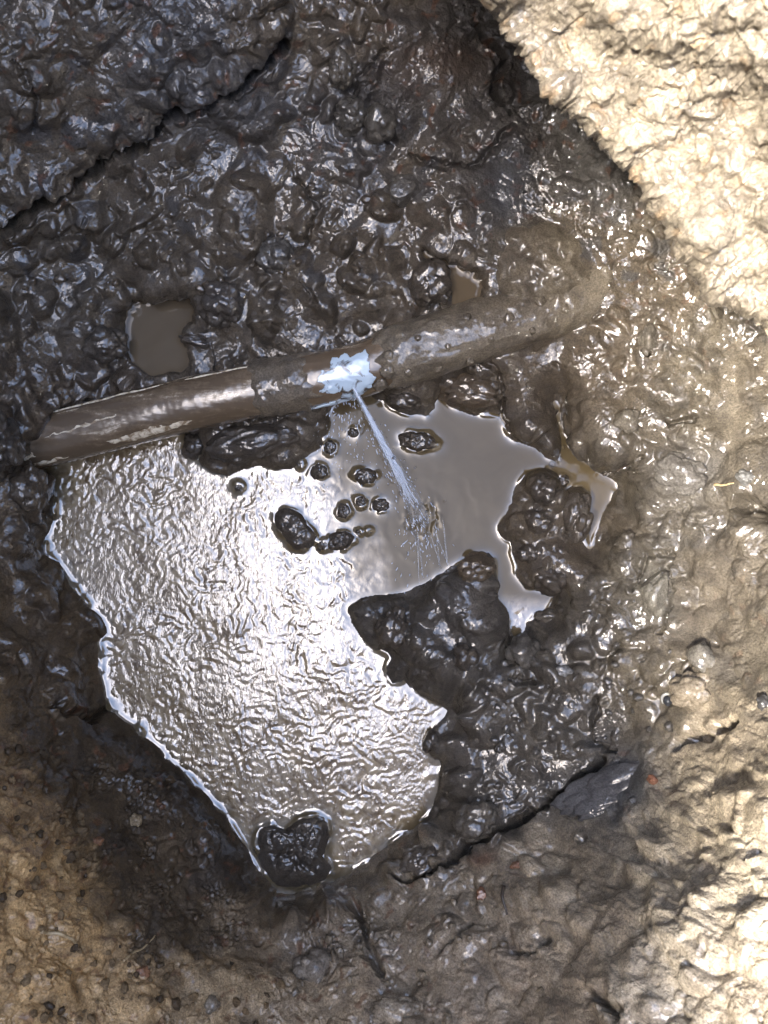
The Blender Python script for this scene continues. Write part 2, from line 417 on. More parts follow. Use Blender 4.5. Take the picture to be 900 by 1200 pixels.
# x, y, (big, med, sml, grain) amplitudes, (r,g,b) albedo, wetness
DK, DKB, BRN, TAN, CRM, GRY, OCH = (.098,.081,.061), (.076,.072,.070), (.095,.066,.038), (.30,.245,.17), (.46,.415,.335), (.17,.15,.122), (.32,.22,.115)
REG = [
 (60,60,(.6,.7,.7,.5),DK,.75),(200,60,(.5,.8,.8,.8),DKB,.7),(60,180,(.5,.6,.5,.4),DK,.7),(330,40,(.7,.9,.8,.5),DK,.85),(420,30,(.8,.9,.8,.4),DK,.9),
 (470,90,(.5,.5,.7,1.0),DKB,.45),(540,60,(.5,.5,.7,1.0),DKB,.4),(300,120,(.6,.7,.7,.7),DKB,.6),(440,170,(.8,.9,.5,.7),DKB,.6),(590,230,(.4,.4,.5,.9),DKB,.6),
 (240,250,(.9,1.1,.8,.4),DK,1),(320,230,(.9,1.0,.7,.4),DK,.95),(100,300,(.8,1.0,.8,.4),DK,1),(40,380,(.8,1.0,.8,.4),DK,1),(180,320,(.8,1.1,.8,.4),DK,1),(300,330,(.7,1.1,.8,.3),DK,1),
 (420,300,(.7,1.1,.8,.3),DK,1),(470,230,(.8,.9,.6,.5),DK,.9),(620,290,(.15,.1,.2,.1),(.11,.093,.07),.9),(655,310,(.15,.12,.3,.12),(.11,.093,.07),.95),(690,300,(.3,.3,.4,.2),DK,.95),(690,200,(.5,.6,.7,.7),DKB,.8),
 (760,330,(.5,.6,.8,.7),DK,.85),(830,420,(.5,.5,.6,.5),(.10,.088,.07),.8),(720,430,(.6,.7,.7,.6),DK,.85),(640,430,(.5,.5,.5,.3),DK,.9),
 (790,480,(.6,.7,.8,.6),(.08,.07,.055),.85),(760,540,(.6,.7,.8,.6),(.075,.065,.052),.85),(800,570,(.6,.6,.8,.9),(.10,.092,.08),.75),(860,520,(.4,.4,.5,.4),(.09,.079,.063),.85),(890,440,(.5,.5,.6,.5),(.115,.10,.08),.85),(890,600,(.6,.6,.7,.6),(.085,.075,.061),.85),(860,640,(.6,.6,.7,.6),(.08,.07,.057),.85),
 (760,690,(.6,.6,.6,.5),(.085,.077,.064),.9),(850,680,(.5,.5,.8,.7),(.12,.105,.085),.8),(700,740,(.5,.7,.7,.4),(.078,.069,.055),1),(820,740,(.3,.3,.4,.3),(.11,.096,.078),.95),(760,800,(.6,.7,.7,.4),(.125,.11,.086),1),(880,760,(.5,.5,.7,.6),(.13,.115,.092),.85),
 (650,640,(.6,.9,.9,.4),DK,1),(540,720,(.8,.9,.9,.4),(.068,.062,.056),1),(500,760,(.6,.8,.9,.4),(.062,.055,.047),1),(590,780,(.7,.9,.9,.4),(.075,.068,.058),1),(560,850,(.6,.8,.8,.4),(.09,.08,.068),1),
 (640,850,(.5,.7,.7,.4),(.10,.09,.074),1),(560,950,(.6,.8,.7,.4),(.085,.075,.062),.95),(720,930,(.2,.2,.3,.6),(.10,.10,.10),.7),(640,900,(.4,.6,.7,.4),(.10,.09,.075),1),
 (60,460,(.7,.9,.7,.4),(.075,.058,.042),.95),(15,560,(.6,.8,.5,.3),(.085,.064,.044),.95),(30,720,(.5,.7,.6,.4),(.088,.062,.036),.95),(60,780,(.5,.6,.5,.4),(.09,.063,.036),.9),(100,800,(.3,.3,.3,.4),(.09,.063,.036),.85),
 (100,870,(.4,.4,.9,1.0),(.06,.042,.024),.45),(180,940,(.3,.4,.9,1.0),(.056,.040,.024),.5),(250,1000,(.3,.4,.9,1.0),(.06,.044,.028),.55),(70,900,(.4,.5,.9,1.1),(.085,.06,.034),.4),(20,940,(.5,.5,1.0,1.0),OCH,.35),  # darkest browns: shade of the steep wall below the pool put into albedo
 (50,1020,(.5,.6,1.0,1.0),(.50,.34,.165),.4),(60,1120,(.5,.5,.9,.9),(.50,.335,.16),.45),(140,1010,(.4,.5,1.0,1.1),(.085,.06,.034),.4),(200,1080,(.3,.4,.8,1.0),(.10,.074,.045),.4),(150,1160,(.4,.4,.7,.8),(.46,.325,.175),.45),
 (300,1090,(.4,.4,.9,1.0),(.19,.145,.095),.5),(260,1180,(.4,.4,.7,.8),(.36,.275,.17),.5),(380,1100,(.5,.5,1,1.0),(.20,.16,.115),.55),(360,1180,(.4,.4,.7,.7),(.34,.27,.185),.6),(450,1080,(.5,.6,.9,.8),(.21,.175,.13),.75),
 (480,1140,(.5,.6,.7,.6),(.26,.215,.16),.85),(560,1060,(.6,.7,.7,.5),(.22,.187,.142),.9),(580,1150,(.6,.6,.6,.5),(.31,.26,.20),.9),(660,1020,(.5,.6,.7,.5),(.29,.25,.19),.9),(680,1120,(.5,.5,.6,.5),(.37,.32,.25),.95),
 (760,1020,(.7,.8,.8,.5),CRM,1),(830,950,(.6,.7,.8,.5),(.38,.335,.262),1),(860,880,(.5,.5,.6,.4),(.32,.28,.22),1),(880,1050,(.7,.7,.7,.5),CRM,1),(780,1130,(.7,.8,.8,.5),CRM,1),(880,1180,(.7,.7,.7,.5),(.50,.44,.345),1),(640,1190,(.3,.3,.4,.4),(.30,.255,.195),.9),
]
amp = bil(field(REG, 2), U, V, cu, cv)*np.stack([1+0*U, np.clip(.68+1.1*fbm(U/75, V/75, 3, 48), .12, 1.5), np.clip(.7+1.2*fbm(U/48, V/48, 3, 49), .1, 1.7), np.clip(.7+1.0*fbm(U/55, V/55, 3, 50), .1, 1.6)], -1); colr = bil(field(REG, 3, 5.5), WU + 30*fbm(U/60, V/60, 4, 91), WV + 30*fbm(U/60, V/60, 4, 92), cu, cv); wetm = bil(field(REG, 4), U, V, cu, cv)

full = lambda A: np.pad(A, NM, mode='edge')
taper = 1 - sstep(0, 60, out-20)
BIG, MED, SML = full(big)*taper, full(med)*taper, full(sml)*taper
grain = fbm(WU/5.5, WV/5.5, 3, 9, .6); rid = 1-np.abs(fbm(WU/30, WV/30, 4, 20)); 
smear = fbm((WU*.86+WV*.5)/46, (-WU*.5+WV*.86)/16, 3, 31)      # drawn-out wrinkles in the soft clay
disp = amp[..., 0]*BIG*1.3 + amp[..., 1]*MED*1.25 + amp[..., 2]*SML*.95 + amp[..., 3]*(grain*(1.1+1.3*sstep(.75, 1.0, amp[..., 3])) + (rid-.6)*1.6)*taper - full(pits)*taper*.8
smearmask = bil(field(REG, 3, 3.0)[..., 0], U, V, cu, cv)
disp += smear*2.6*sstep(.13, .30, smearmask)*sstep(300, 600, U)*taper
for sm_, k_ in (([(590,262),(618,250),(656,250),(690,280),(706,318),(694,344),(640,336),(596,322)], .9), ([(775,742),(812,718),(842,730),(836,764),(800,760)], .85), ([(640,720),(690,716),(700,752),(650,758)], .6),
                 ([(600,440),(650,430),(668,400),(640,398),(596,420)], .7), ([(836,420),(870,410),(872,520),(850,540),(834,500)], .75), ([(440,1060),(490,1064),(470,1090),(440,1092)], .7), ([(20,150),(80,140),(90,190),(30,215)], .6)):
    disp = disp*(1-k_*sstep(-6, 10, poly_sd(WU, WV, sm_)))
disp += 9*fbm(U/110, V/110, 3, 44)*sstep(-200, -30, -out)*taper*.7

# distances to the waters
sdp = poly_sd(U[INF], V[INF], smooth_poly(POOL, 3, .9, 3)); sdA = poly_sd(U[INF], V[INF], smooth_poly(PUDDLE_A, 4, 1.3, 4)); sdB = poly_sd(U[INF], V[INF], smooth_poly(PUDDLE_B, 4, 1.3, 4))
padc = lambda A: np.pad(A, NM, mode='constant', constant_values=-500)
SDP, SDA, SDB = padc(sdp), padc(sdA), padc(sdB)
MPP = .00096
def shore(Z, SD, lvl, reach, slope=.42):
    o = -SD
    rise = lvl + slope*MPP*o
    t = sstep(0, reach, o)
    zo = (1-t)*np.minimum(rise, np.maximum(Z, lvl+.25*MPP*o)) + t*np.maximum(Z, lvl+.004)
    zi = lvl - .002 - .022*sstep(0, 28, SD)
    return np.where(SD > 0, zi, np.where(o < reach*1.6, zo, Z))
ZB = shore(ZB, SDP, 0.0, 46, .5); ZB = shore(ZB, SDA, PUD_A_Z, 18, .6); ZB = shore(ZB, SDB, PUD_B_Z, 12, .8)
near = np.minimum(np.minimum(sstep(-4, np.where(V > 640+.9*U, 34, 15), -SDP), sstep(-3, 10, -SDA)), sstep(-3, 10, -SDB))
disp = disp*np.where(np.maximum(np.maximum(SDP, SDA), SDB) > 0, 0.10, .12+.88*near)

# the slab of clay above the crack stands proud of the slope below it
SLAB = [(-400,320),(-40,287),(0,268),(40,242),(75,224),(120,198),(134,182),(170,174),(190,152),(196,136),(225,130),(270,106),(318,68),(340,40),(350,-400),(-400,-400)]
sds = poly_sd(U, V, SLAB)
ZB = ZB + .006*sstep(-6, 24, sds)*np.exp(-np.maximum(sds, 0)/170)*taper

Z = ZB
s_ = (H - Z)/F
P = np.stack([(U-450)*s_, (600-V)*s_, Z], -1).astype(np.float64)
N0 = grid_normals(P)
# smoothed normals carry the relief
N0 = blur(blur(N0, 5), 5); N0 /= np.linalg.norm(N0, axis=-1, keepdims=True)
crk = 0
Wc, Vc = U + 4*fbm(U/14, V/14, 3, 61), V + 4*fbm(U/14, V/14, 3, 62)
for pts, w, d in CRACKS:
    dd = line_d(Wc[INF], Vc[INF], pts); crk = crk + d*np.exp(-(dd/(w*np.clip(.75+.9*noise(Ui/22, Vi/22, 63), .25, 1.4)))**2)
disp_m = disp*s_ - full(crk)*taper
P = P + N0*disp_m[..., None]
NRM = grid_normals(P)

# soil colour: speckles of other soil on the regional colour
col = colr*(1 + .16*fbm(WU/26, WV/26, 4, 70))[..., None]
bl = sstep(.28, .6, fbm(WU/40, WV/40, 4, 75))[..., None]*np.where(V < 330, .75, .25)[..., None]
col = col*(1-bl) + bl*np.array([.070, .070, .074])
rust = sstep(.52, .75, fbm(WU/17, WV/17, 3, 80))[..., None]*(.55*sstep(60, 260, np.abs(V-560)))[..., None]*(1-sstep(.2, .5, wetm-.5))[..., None]
col = col*(1-rust) + rust*np.array([.16, .07, .035])
for cx, cy, rx, ry, cc in [(715,930,70,26,(.085,.095,.11)),(592,225,26,50,(.09,.10,.12)),(510,75,60,30,(.10,.075,.06)),(765,690,22,36,(.13,.125,.11)),(800,555,32,26,(.11,.107,.105)),
                           (862,470,14,60,(.15,.132,.105)),(612,290,36,34,(.10,.092,.076)),(570,1012,14,8,(.15,.085,.055)),(320,870,10,8,(.2,.1,.05))]:
    g = np.exp(-((WU-cx)/rx)**2-((WV-cy)/ry)**2)[..., None]; col = col*(1-.85*g)+.85*g*np.array(cc)
col = np.clip(col*np.where(col.mean(-1, keepdims=True) < .12, .62, .62+.15*sstep(.10, .22, col.mean(-1, keepdims=True))), .008, .6)
wetm = np.clip(wetm + .25*fbm(U/60, V/60, 3, 90), 0, 1)

# which piece of the setting each face belongs to
BANK = [(-400,655),(0,655),(52,648),(72,664),(98,708),(117,740),(121,790),(130,832),(160,853),(200,892),(235,928),(265,958),(286,993),(318,1038),(330,1049),(400,1034),(455,1034),
        (490,1032),(528,1014),(552,990),(575,988),(606,964),(650,937),(694,904),(740,880),(800,874),(836,852),(900,840),(1400,800),(1400,1700),(-400,1700)]
uc = (U[:-1, :-1]+U[1:, 1:])/2; vc = (V[:-1, :-1]+V[1:, 1:])/2
m_out = np.maximum(np.maximum(-uc, uc-900), np.maximum(-vc, vc-1200)) > 60
m_slab = (poly_sd(uc, vc, SLAB) > 0) & ~m_out
m_bank = (poly_sd(uc, vc, BANK) > 0) & ~m_out & ~m_slab
m_floor = ~(m_out | m_slab | m_bank)
for nm, mk in (('pit_side', m_out), ('pit_wall', m_slab), ('pit_bank', m_bank), ('pit_floor', m_floor)):
    tag(grid_obj(nm, P, MUD, mk, col, wetm, NRM), None, kind='structure')

# unseen pit sides, raised to narrow the sky and shade the floor, and the ground round it
th = np.linspace(0, 2*np.pi, 241); prof = [(1.0, t_) for t_ in np.linspace(0, 1, 26)] + [(f_, 1.0) for f_ in np.r_[1.03, 1.08, np.geomspace(1.15, 90, 16)]]
TH, K_ = np.meshgrid(th, np.arange(len(prof)), indexing='xy')
pf = np.array(prof)[K_.astype(int)]
r0 = 1/((np.abs(np.cos(TH))/.53)**3.2 + (np.abs(np.sin(TH))/.66)**3.2)**(1/3.2)
side = np.cos(TH-SUN_AZ); r0 = r0*(1+.55*sstep(.1, .9, np.cos(TH-math.radians(35))))
LV = 1.40 + .30*sstep(.1, .75, side)  # extra height sunward, added to keep the sun off the pit floor
rr_ = r0*pf[..., 0] + (.03*pf[..., 1] + .02*noise(TH*4*1.0, pf[..., 1]*5, 3)*(1-np.abs(pf[..., 1]-.5)*2)*(pf[..., 0] <= 1))
zz_ = .22 + (LV-.22)*pf[..., 1] + .02*noise(rr_*np.cos(TH)*3, rr_*np.sin(TH)*3, 8)*(pf[..., 0] > 1)
RP = np.stack([rr_*np.cos(TH), rr_*np.sin(TH), zz_], -1); RP[:, -1] = RP[:, 0]
rcol = np.array([.10, .080, .055])*(1+.2*noise(RP[..., 0]*9, RP[..., 1]*9+RP[..., 2]*7, 2))[..., None]
tag(grid_obj('ground', RP, MUD, None, rcol, np.full(TH.shape, .5)), None, kind='structure')

def surf(u, v):
    """terrain point and normal under a photo pixel"""
    i = int(np.clip(round((u+24)/STEP), 0, nix-1))+NM; j = int(np.clip(round((v+24)/STEP), 0, niy-1))+NM
    return P[j, i].copy(), N0[j, i].copy(), Z[j, i], col[j, i].copy(), float(wetm[j, i])

# ------------------------------------------------------------------ near bank, sunlit, over the far right corner of the pit
EDGE = [(470,-140),(520,-60),(556,-8),(585,32),(606,62),(634,96),(662,128),(688,158),(712,182),(738,205),(757,236),(775,262),(793,290),(808,318),(818,350),(850,362),(884,376),(910,392),(980,440),(1080,520)]
E = np.array(smooth_poly(EDGE + [EDGE[-1]], 1)); E = np.array(EDGE, float)
seg = np.r_[0, np.cumsum(np.hypot(*np.diff(E, axis=0).T))]
na = 560; aa = np.linspace(0, seg[-1], na)
ex, ey = np.interp(aa, seg, E[:, 0]), np.interp(aa, seg, E[:, 1])
ex += 6*fbm(aa/40, aa*0, 4, 5) + 2.5*fbm(aa/9, aa*0+3, 3, 6); ey += 6*fbm(aa/40, aa*0+7, 4, 7) + 2.5*fbm(aa/9, aa*0+1, 3, 8)
nX, nY = .80, -.60                                        # into the bank, up and right in the photo
ss = np.r_[-np.cumsum(np.geomspace(1.5, 9, 26))[::-1], np.arange(0, 430, 1.7), 430+np.cumsum(np.geomspace(2.5, 600, 26))]
S, A2 = np.meshgrid(ss, aa, indexing='ij'); EX = np.broadcast_to(ex, S.shape); EY = np.broadcast_to(ey, S.shape)
top = S >= 0; Sp = np.abs(S)
off = np.where(top, Sp, Sp*.55)
BU = EX + nX*off; BV = EY + nY*off
lip = 26.0
round_ = np.where(top & (Sp < lip), -.030*(1-np.sqrt(np.clip(1-((lip-Sp)/lip)**2, 0, 1))), 0)
BZ = np.where(top, .405 + .115*sstep(0, 330, Sp) + round_, .375 - Sp*.0032)
BZ = BZ + np.where(top, .018*fbm(BU/120, BV/120, 3, 51), 0)
sB = (H-BZ)/F
BP = np.stack([(BU-450)*sB, (600-BV)*sB, BZ], -1)
BN = blur(blur(grid_normals(BP), 4), 4); BN /= np.linalg.norm(BN, axis=-1, keepdims=True)
wu = BU + 9*fbm(BU/42, BV/42, 3, 52); wv = BV + 9*fbm(BU/42, BV/42, 3, 53)
bd = 11*fbm(wu/60, wv/60, 3, 54) + 9.5*(0.55-np.abs(fbm((wu*.8-wv*.6)/52, (wu*.6+wv*.8)/24, 3, 55))) + 7*(.5-np.abs(fbm(wu/17, wv/17, 3, 56))) + 1.6*fbm(wu/6, wv/6, 2, 57)
bd = bd*(1-sstep(430, 900, Sp))
BP = BP + BN*(bd*sB)[..., None]
bc = np.array([.190, .170, .138])*(1+.18*fbm(wu/50, wv/50, 4, 58))[..., None]
bw = sstep(.45, .75, fbm(wu/24, wv/24, 3, 59))[..., None]*.5; bc = bc*(1-bw)+bw*np.array([.27, .19, .115])
tag(grid_obj('bank', BP, MUD, None, np.clip(bc, .02, .6), np.clip(.85+.3*fbm(wu/40, wv/40, 3, 60), 0, 1)), None, kind='structure')

# ------------------------------------------------------------------ waters
wu_ = np.arange(36, 736, 1.5); wv_ = np.arange(452, 1060, 1.5); GU, GV = np.meshgrid(wu_, wv_)
WSD = poly_sd(GU, GV, smooth_poly(POOL, 3, .9, 3))
ISD = np.full(GU.shape, -1e3)
for o in ISL: ISD = np.maximum(ISD, poly_sd(GU, GV, o[0]))
edge = np.minimum(WSD, -ISD)                              # distance inside the free water
mvar = np.clip(.45+1.5*fbm(GU/34, GV/34, 2, 109), .05 + .40*sstep(420, 200, GU), 1.3)
mvar = mvar*(1-.85*np.exp(-((GU-500)/75)**2-((GV-690)/22)**2))*(1-.6*sstep(130, 60, GU)*0)
men = mvar*(.0016+.0027*sstep(330, 120, GU))*np.exp(-np.maximum(edge, 0)/(1.9+3.0*sstep(330, 120, GU)))
men = men + .0021*np.exp(-np.maximum(-ISD, 0)/2.4)*np.clip(.6+1.2*noise(GU/14, GV/14, 117), .1, 1.3)
# the jet stirs the near pool; the inlet on the far side of the jet lies calm
JX, JY = 495, 608
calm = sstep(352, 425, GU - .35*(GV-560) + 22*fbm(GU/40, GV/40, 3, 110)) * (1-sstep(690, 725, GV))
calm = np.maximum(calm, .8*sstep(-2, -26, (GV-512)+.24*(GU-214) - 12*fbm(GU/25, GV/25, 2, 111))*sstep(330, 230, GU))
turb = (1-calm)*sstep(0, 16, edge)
gx = GU + 12*fbm(GU/50, GV/50, 3, 101); gy = GV + 12*fbm(GU/50, GV/50, 3, 102)
g2x = gx + 9*fbm(GU/22, GV/22, 2, 113); g2y = gy + 9*fbm(GU/22, GV/22, 2, 114)
rip = .0011*noise(gx/60, gy/60, 106) + .00030*noise(g2x/9, g2y/9, 103)
wr = np.random.default_rng(21)
for k in range(34):                                       # many short wave trains crossing one another
    Lw = wr.uniform(5, 13); th_ = wr.uniform(0, 2*np.pi); env = np.clip(noise(GU/34, GV/34, 300+k)+.15, 0, 1)
    rip = rip + .000016*Lw*env*np.sin((g2x*math.cos(th_)+g2y*math.sin(th_))*2*np.pi/Lw + wr.uniform(0, 6.28))
rip = 1.15*rip*(.8+.7*noise(GU/60, GV/60, 108))
rj = np.hypot(GU-JX, GV-JY)
rq_ = rj + 7*fbm(GU/16, GV/16, 2, 115)
ring = .0006*np.sin(rq_/3.4)*np.exp(-rj/38)*(.5+.9*noise(GU/30, GV/30, 116))
WZ = men + turb*rip + ring*sstep(0, 10, edge) - .0015*np.exp(-(rj/12)**2) + .0016*np.exp(-((rj-15)/8)**2)*noise(GU/7, GV/7, 112) + .00012*fbm(GU/40, GV/40, 3, 107)
sw = (H-WZ)/F; WP = np.stack([(GU-450)*sw, (600-GV)*sw, WZ], -1)
keep = WSD > -7; fk = keep[:-1, :-1] & keep[1:, 1:] & keep[1:, :-1] & keep[:-1, 1:]
POOLM, n_, l_, b_ = new_mat('muddy_pool_water')
geo = n_.new('ShaderNodeNewGeometry')
at1 = n_.new('ShaderNodeAttribute'); at1.attribute_name = 'Wet'            # 1 where the jet stirs and aerates the water
nz = tex_noise(n_, l_, 16, 3, .5, 1.2, geo.outputs['Position'])
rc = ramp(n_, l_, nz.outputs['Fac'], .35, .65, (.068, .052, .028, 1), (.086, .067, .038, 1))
mxw = n_.new('ShaderNodeMix'); mxw.data_type = 'RGBA'                       # churned silt, plus pale swirls painted in for mottled reflections
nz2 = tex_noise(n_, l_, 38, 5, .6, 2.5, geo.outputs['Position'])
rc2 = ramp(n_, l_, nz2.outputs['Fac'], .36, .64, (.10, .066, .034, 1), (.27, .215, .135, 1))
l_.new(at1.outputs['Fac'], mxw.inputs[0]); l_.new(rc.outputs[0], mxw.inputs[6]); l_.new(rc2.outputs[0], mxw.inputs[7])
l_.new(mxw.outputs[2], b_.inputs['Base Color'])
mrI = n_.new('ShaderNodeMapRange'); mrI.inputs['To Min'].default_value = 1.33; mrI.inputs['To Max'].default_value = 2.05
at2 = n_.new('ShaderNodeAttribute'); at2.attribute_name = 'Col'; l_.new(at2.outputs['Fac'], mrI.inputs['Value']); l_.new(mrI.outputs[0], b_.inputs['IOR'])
b_.inputs['Roughness'].default_value = .06
mp = n_.new('ShaderNodeMapping'); mp.inputs['Rotation'].default_value = (0, 0, math.radians(-40)); mp.inputs['Scale'].default_value = (1, .55, 1)
l_.new(geo.outputs['Position'], mp.inputs['Vector'])
rn = tex_noise(n_, l_, 250, 2.0, .5, 1.2, mp.outputs[0])
mm = n_.new('ShaderNodeMath'); mm.operation = 'MULTIPLY'; l_.new(rn.outputs['Fac'], mm.inputs[0]); l_.new(at1.outputs['Fac'], mm.inputs[1])
bp_ = n_.new('ShaderNodeBump'); bp_.inputs['Strength'].default_value = 1.0; bp_.inputs['Distance'].default_value = .00045
l_.new(mm.outputs[0], bp_.inputs['Height']); l_.new(bp_.outputs[0], b_.inputs['Normal'])
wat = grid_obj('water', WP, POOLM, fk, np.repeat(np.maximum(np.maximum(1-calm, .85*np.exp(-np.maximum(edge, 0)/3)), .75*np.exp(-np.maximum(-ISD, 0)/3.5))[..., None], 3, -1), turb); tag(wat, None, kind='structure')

PUDM = water_material('puddle_water', (.075, .058, .038), 1.33, rough=.03)
def puddle(name, outline, lvl, label):
    q = np.array(outline); u0, v0 = q.min(0)-8; u1, v1 = q.max(0)+8
    gu, gv = np.meshgrid(np.arange(u0, u1, 1.5), np.arange(v0, v1, 1.5))
    sd = poly_sd(gu, gv, smooth_poly(outline, 4, 1.3, 4))
    z = lvl + .0022*np.exp(-np.maximum(sd, 0)/3) + .00015*fbm(gu/25, gv/25, 2, 3)
    s = (H-z)/F; p = np.stack([(gu-450)*s, (600-gv)*s, z], -1)
    k = sd > -5; fk = k[:-1, :-1] & k[1:, 1:] & k[1:, :-1] & k[:-1, 1:]
    tag(grid_obj(name, p, PUDM, fk), label, kind='structure')
puddle('puddle', PUDDLE_A, PUD_A_Z, 'small brown puddle in the mud above the bare pipe')
puddle('puddle', PUDDLE_B, PUD_B_Z, 'narrow puddle in the mud above the buried pipe')

# ------------------------------------------------------------------ lumps and stones
def ico(sub):
    import bmesh
    bm = bmesh.new(); bmesh.ops.create_icosphere(bm, subdivisions=sub, radius=1.0)
    v = np.array([x.co[:] for x in bm.verts]); f = np.array([[q.index for q in x.verts] for x in bm.faces]); bm.free()
    return v, f
ICO = {k: ico(k) for k in (3, 4, 5)}
def lumpy(seed, sub, nl=26, rl=(.25, .55), amp=.55, base=.72, facet=0):
    """unit lump: a rough ball budding with smaller rounded lumps, or cut by facets"""
    v, f = ICO[sub]; rg = np.random.default_rng(seed); d = v/np.linalg.norm(v, axis=1, keepdims=True)
    r = np.full(len(d), base)
    c = rg.normal(size=(nl, 3)); c /= np.linalg.norm(c, axis=1, keepdims=True); rr = rg.uniform(*rl, nl)
    b = 0
    for k in range(nl):
        q = np.linalg.norm(d-c[k], axis=1); b = np.maximum(b, amp*rr[k]*np.sqrt(np.maximum(0, 1-(q/rr[k])**2)))
    r = r + b
    c2 = rg.normal(size=(nl*5, 3)); c2 /= np.linalg.norm(c2, axis=1, keepdims=True); b2 = 0
    for k in range(nl*5):
        q = np.linalg.norm(d-c2[k], axis=1); R = rg.uniform(.07, .17); b2 = np.maximum(b2, .5*R*np.sqrt(np.maximum(0, 1-(q/R)**2)))
    r = r + b2*(0 if facet else 1)
    pts = d*r[:, None]
    for k in range(facet):
        nrm = rg.normal(size=3); nrm /= np.linalg.norm(nrm); h = rg.uniform(.5, .75)
        e = np.maximum(0, pts@nrm-h); pts -= e[:, None]*nrm*.92
    return pts, f
_mats = {}
def lump_mat(c, wet):
    k = (round(c[0]*40), round(c[1]*40), round(c[2]*40), round(wet*4))
    if k not in _mats: _mats[k] = mud_material('mud_lump', tuple(x*(.66 if c[0] < .12 else .8) for x in c), wet)
    return _mats[k]

def lump(name, label, cat, u, v, rx, ry, rot=0, hgt=None, sink=.35, colr_=None, wet=None, group=None, seed=None, facet=0, z=None, sub=None):
    p, n, zz, cc, ww = surf(u, v)
    if z is not None: p = at(u, v, z)
    s = (H-p[2])/F; hx, hy = rx*s, ry*s; hz = hgt if hgt else .6*min(hx, hy)
    sub = sub or (5 if max(rx, ry) > 22 else 4 if max(rx, ry) > 6 else 3)
    q, f = lumpy(seed if seed is not None else int(u*31+v*7), sub, 30 if max(rx, ry) > 20 else 18, facet=facet)
    q = q/np.abs(q).max(0); q = q*np.array([hx, hy, hz]); q[:, 2] = np.maximum(q[:, 2], -.8*hz)
    a = math.radians(-rot); q = q@np.array([[math.cos(a), math.sin(a), 0], [-math.sin(a), math.cos(a), 0], [0, 0, 1]])
    o = mesh_np(name, q, f, lump_mat(colr_ if colr_ is not None else cc, wet if wet is not None else ww))
    o.location = p + np.array([0, 0, hz*(1-2*sink)])
    if z is None:
        t = Vector((0, 0, 1)).rotation_difference(Vector(n).lerp(Vector((0, 0, 1)), .3).normalized())
        o.rotation_mode = 'QUATERNION'; o.rotation_quaternion = t
    tag(o, label, cat, group)
    return o

# islands and lumps standing in the pool, shaped to their outlines
def island(outline, hgt, name, label, seed):
    q = np.array(outline); c = q.mean(0); ang = np.arctan2(q[:, 1]-c[1], q[:, 0]-c[0]); rad = np.hypot(*(q-c).T)
    o_ = np.argsort(ang); ang, rad = ang[o_], rad[o_]
    big_ = rad.mean() > 13; nr, na_ = (46, 150) if rad.mean() > 25 else (26, 84) if big_ else (14, 48)
    th = np.linspace(-np.pi, np.pi, na_, endpoint=False); R = np.interp(th, ang, rad, period=2*np.pi)
    t = np.linspace(0, 1.12, nr)
    T, TH = np.meshgrid(t, th, indexing='ij'); uu = c[0] + T*R*np.cos(TH); vv = c[1] + T*R*np.sin(TH)
    rg = np.random.default_rng(seed); prof = hgt*.45*np.sqrt(np.clip(1-np.minimum(T, 1)**2.2, 0, 1)) - .006*sstep(.96, 1.12, T)
    mR = rad.mean(); bud = 0; nb = int(14 + mR*1.6)
    wu2 = uu + .12*mR*noise(uu/(.4*mR), vv/(.4*mR), seed); wv2 = vv + .12*mR*noise(uu/(.4*mR), vv/(.4*mR), seed+9)
    for k in range(nb):
        a = rg.uniform(-np.pi, np.pi); rr = np.interp(a, ang, rad, period=2*np.pi)*math.sqrt(rg.random())*.86; br = rg.uniform(.16, .42)*min(mR, 26)
        d2 = ((wu2-c[0]-rr*math.cos(a))**2 + (wv2-c[1]-rr*math.sin(a))**2)/br**2
        bud = np.maximum(bud, .75*br*MPP*np.sqrt(np.clip(1-d2, 0, 1))*(1-.5*rr/np.max(rad)))
    z = prof + np.minimum(bud, hgt)*sstep(0, .35, 1-T) + .0006*noise(uu/3, vv/3, seed)*(T < .95)
    s = (H-z)/F; p = np.stack([(uu-450)*s, (600-vv)*s, z], -1)
    i = np.arange(nr*na_).reshape(nr, na_); j = np.roll(i, -1, 1)
    f = np.stack([i[:-1], i[1:], j[1:], j[:-1]], -1).reshape(-1, 4)
    base = at(c[0], c[1], 0); o = mesh_np(name, p.reshape(-1, 3)-base, f, lump_mat((.058, .048, .038), 1.0)); o.location = base
    return tag(o, label, 'mud lump')
for k, (ol, h_, nm, lb) in enumerate(ISL):
    o = island(ol, h_, nm, lb, 200+k)
    if nm == 'mud_crumb' and 'spray patch' in lb: o['group'] = 'mud crumbs in the spray'

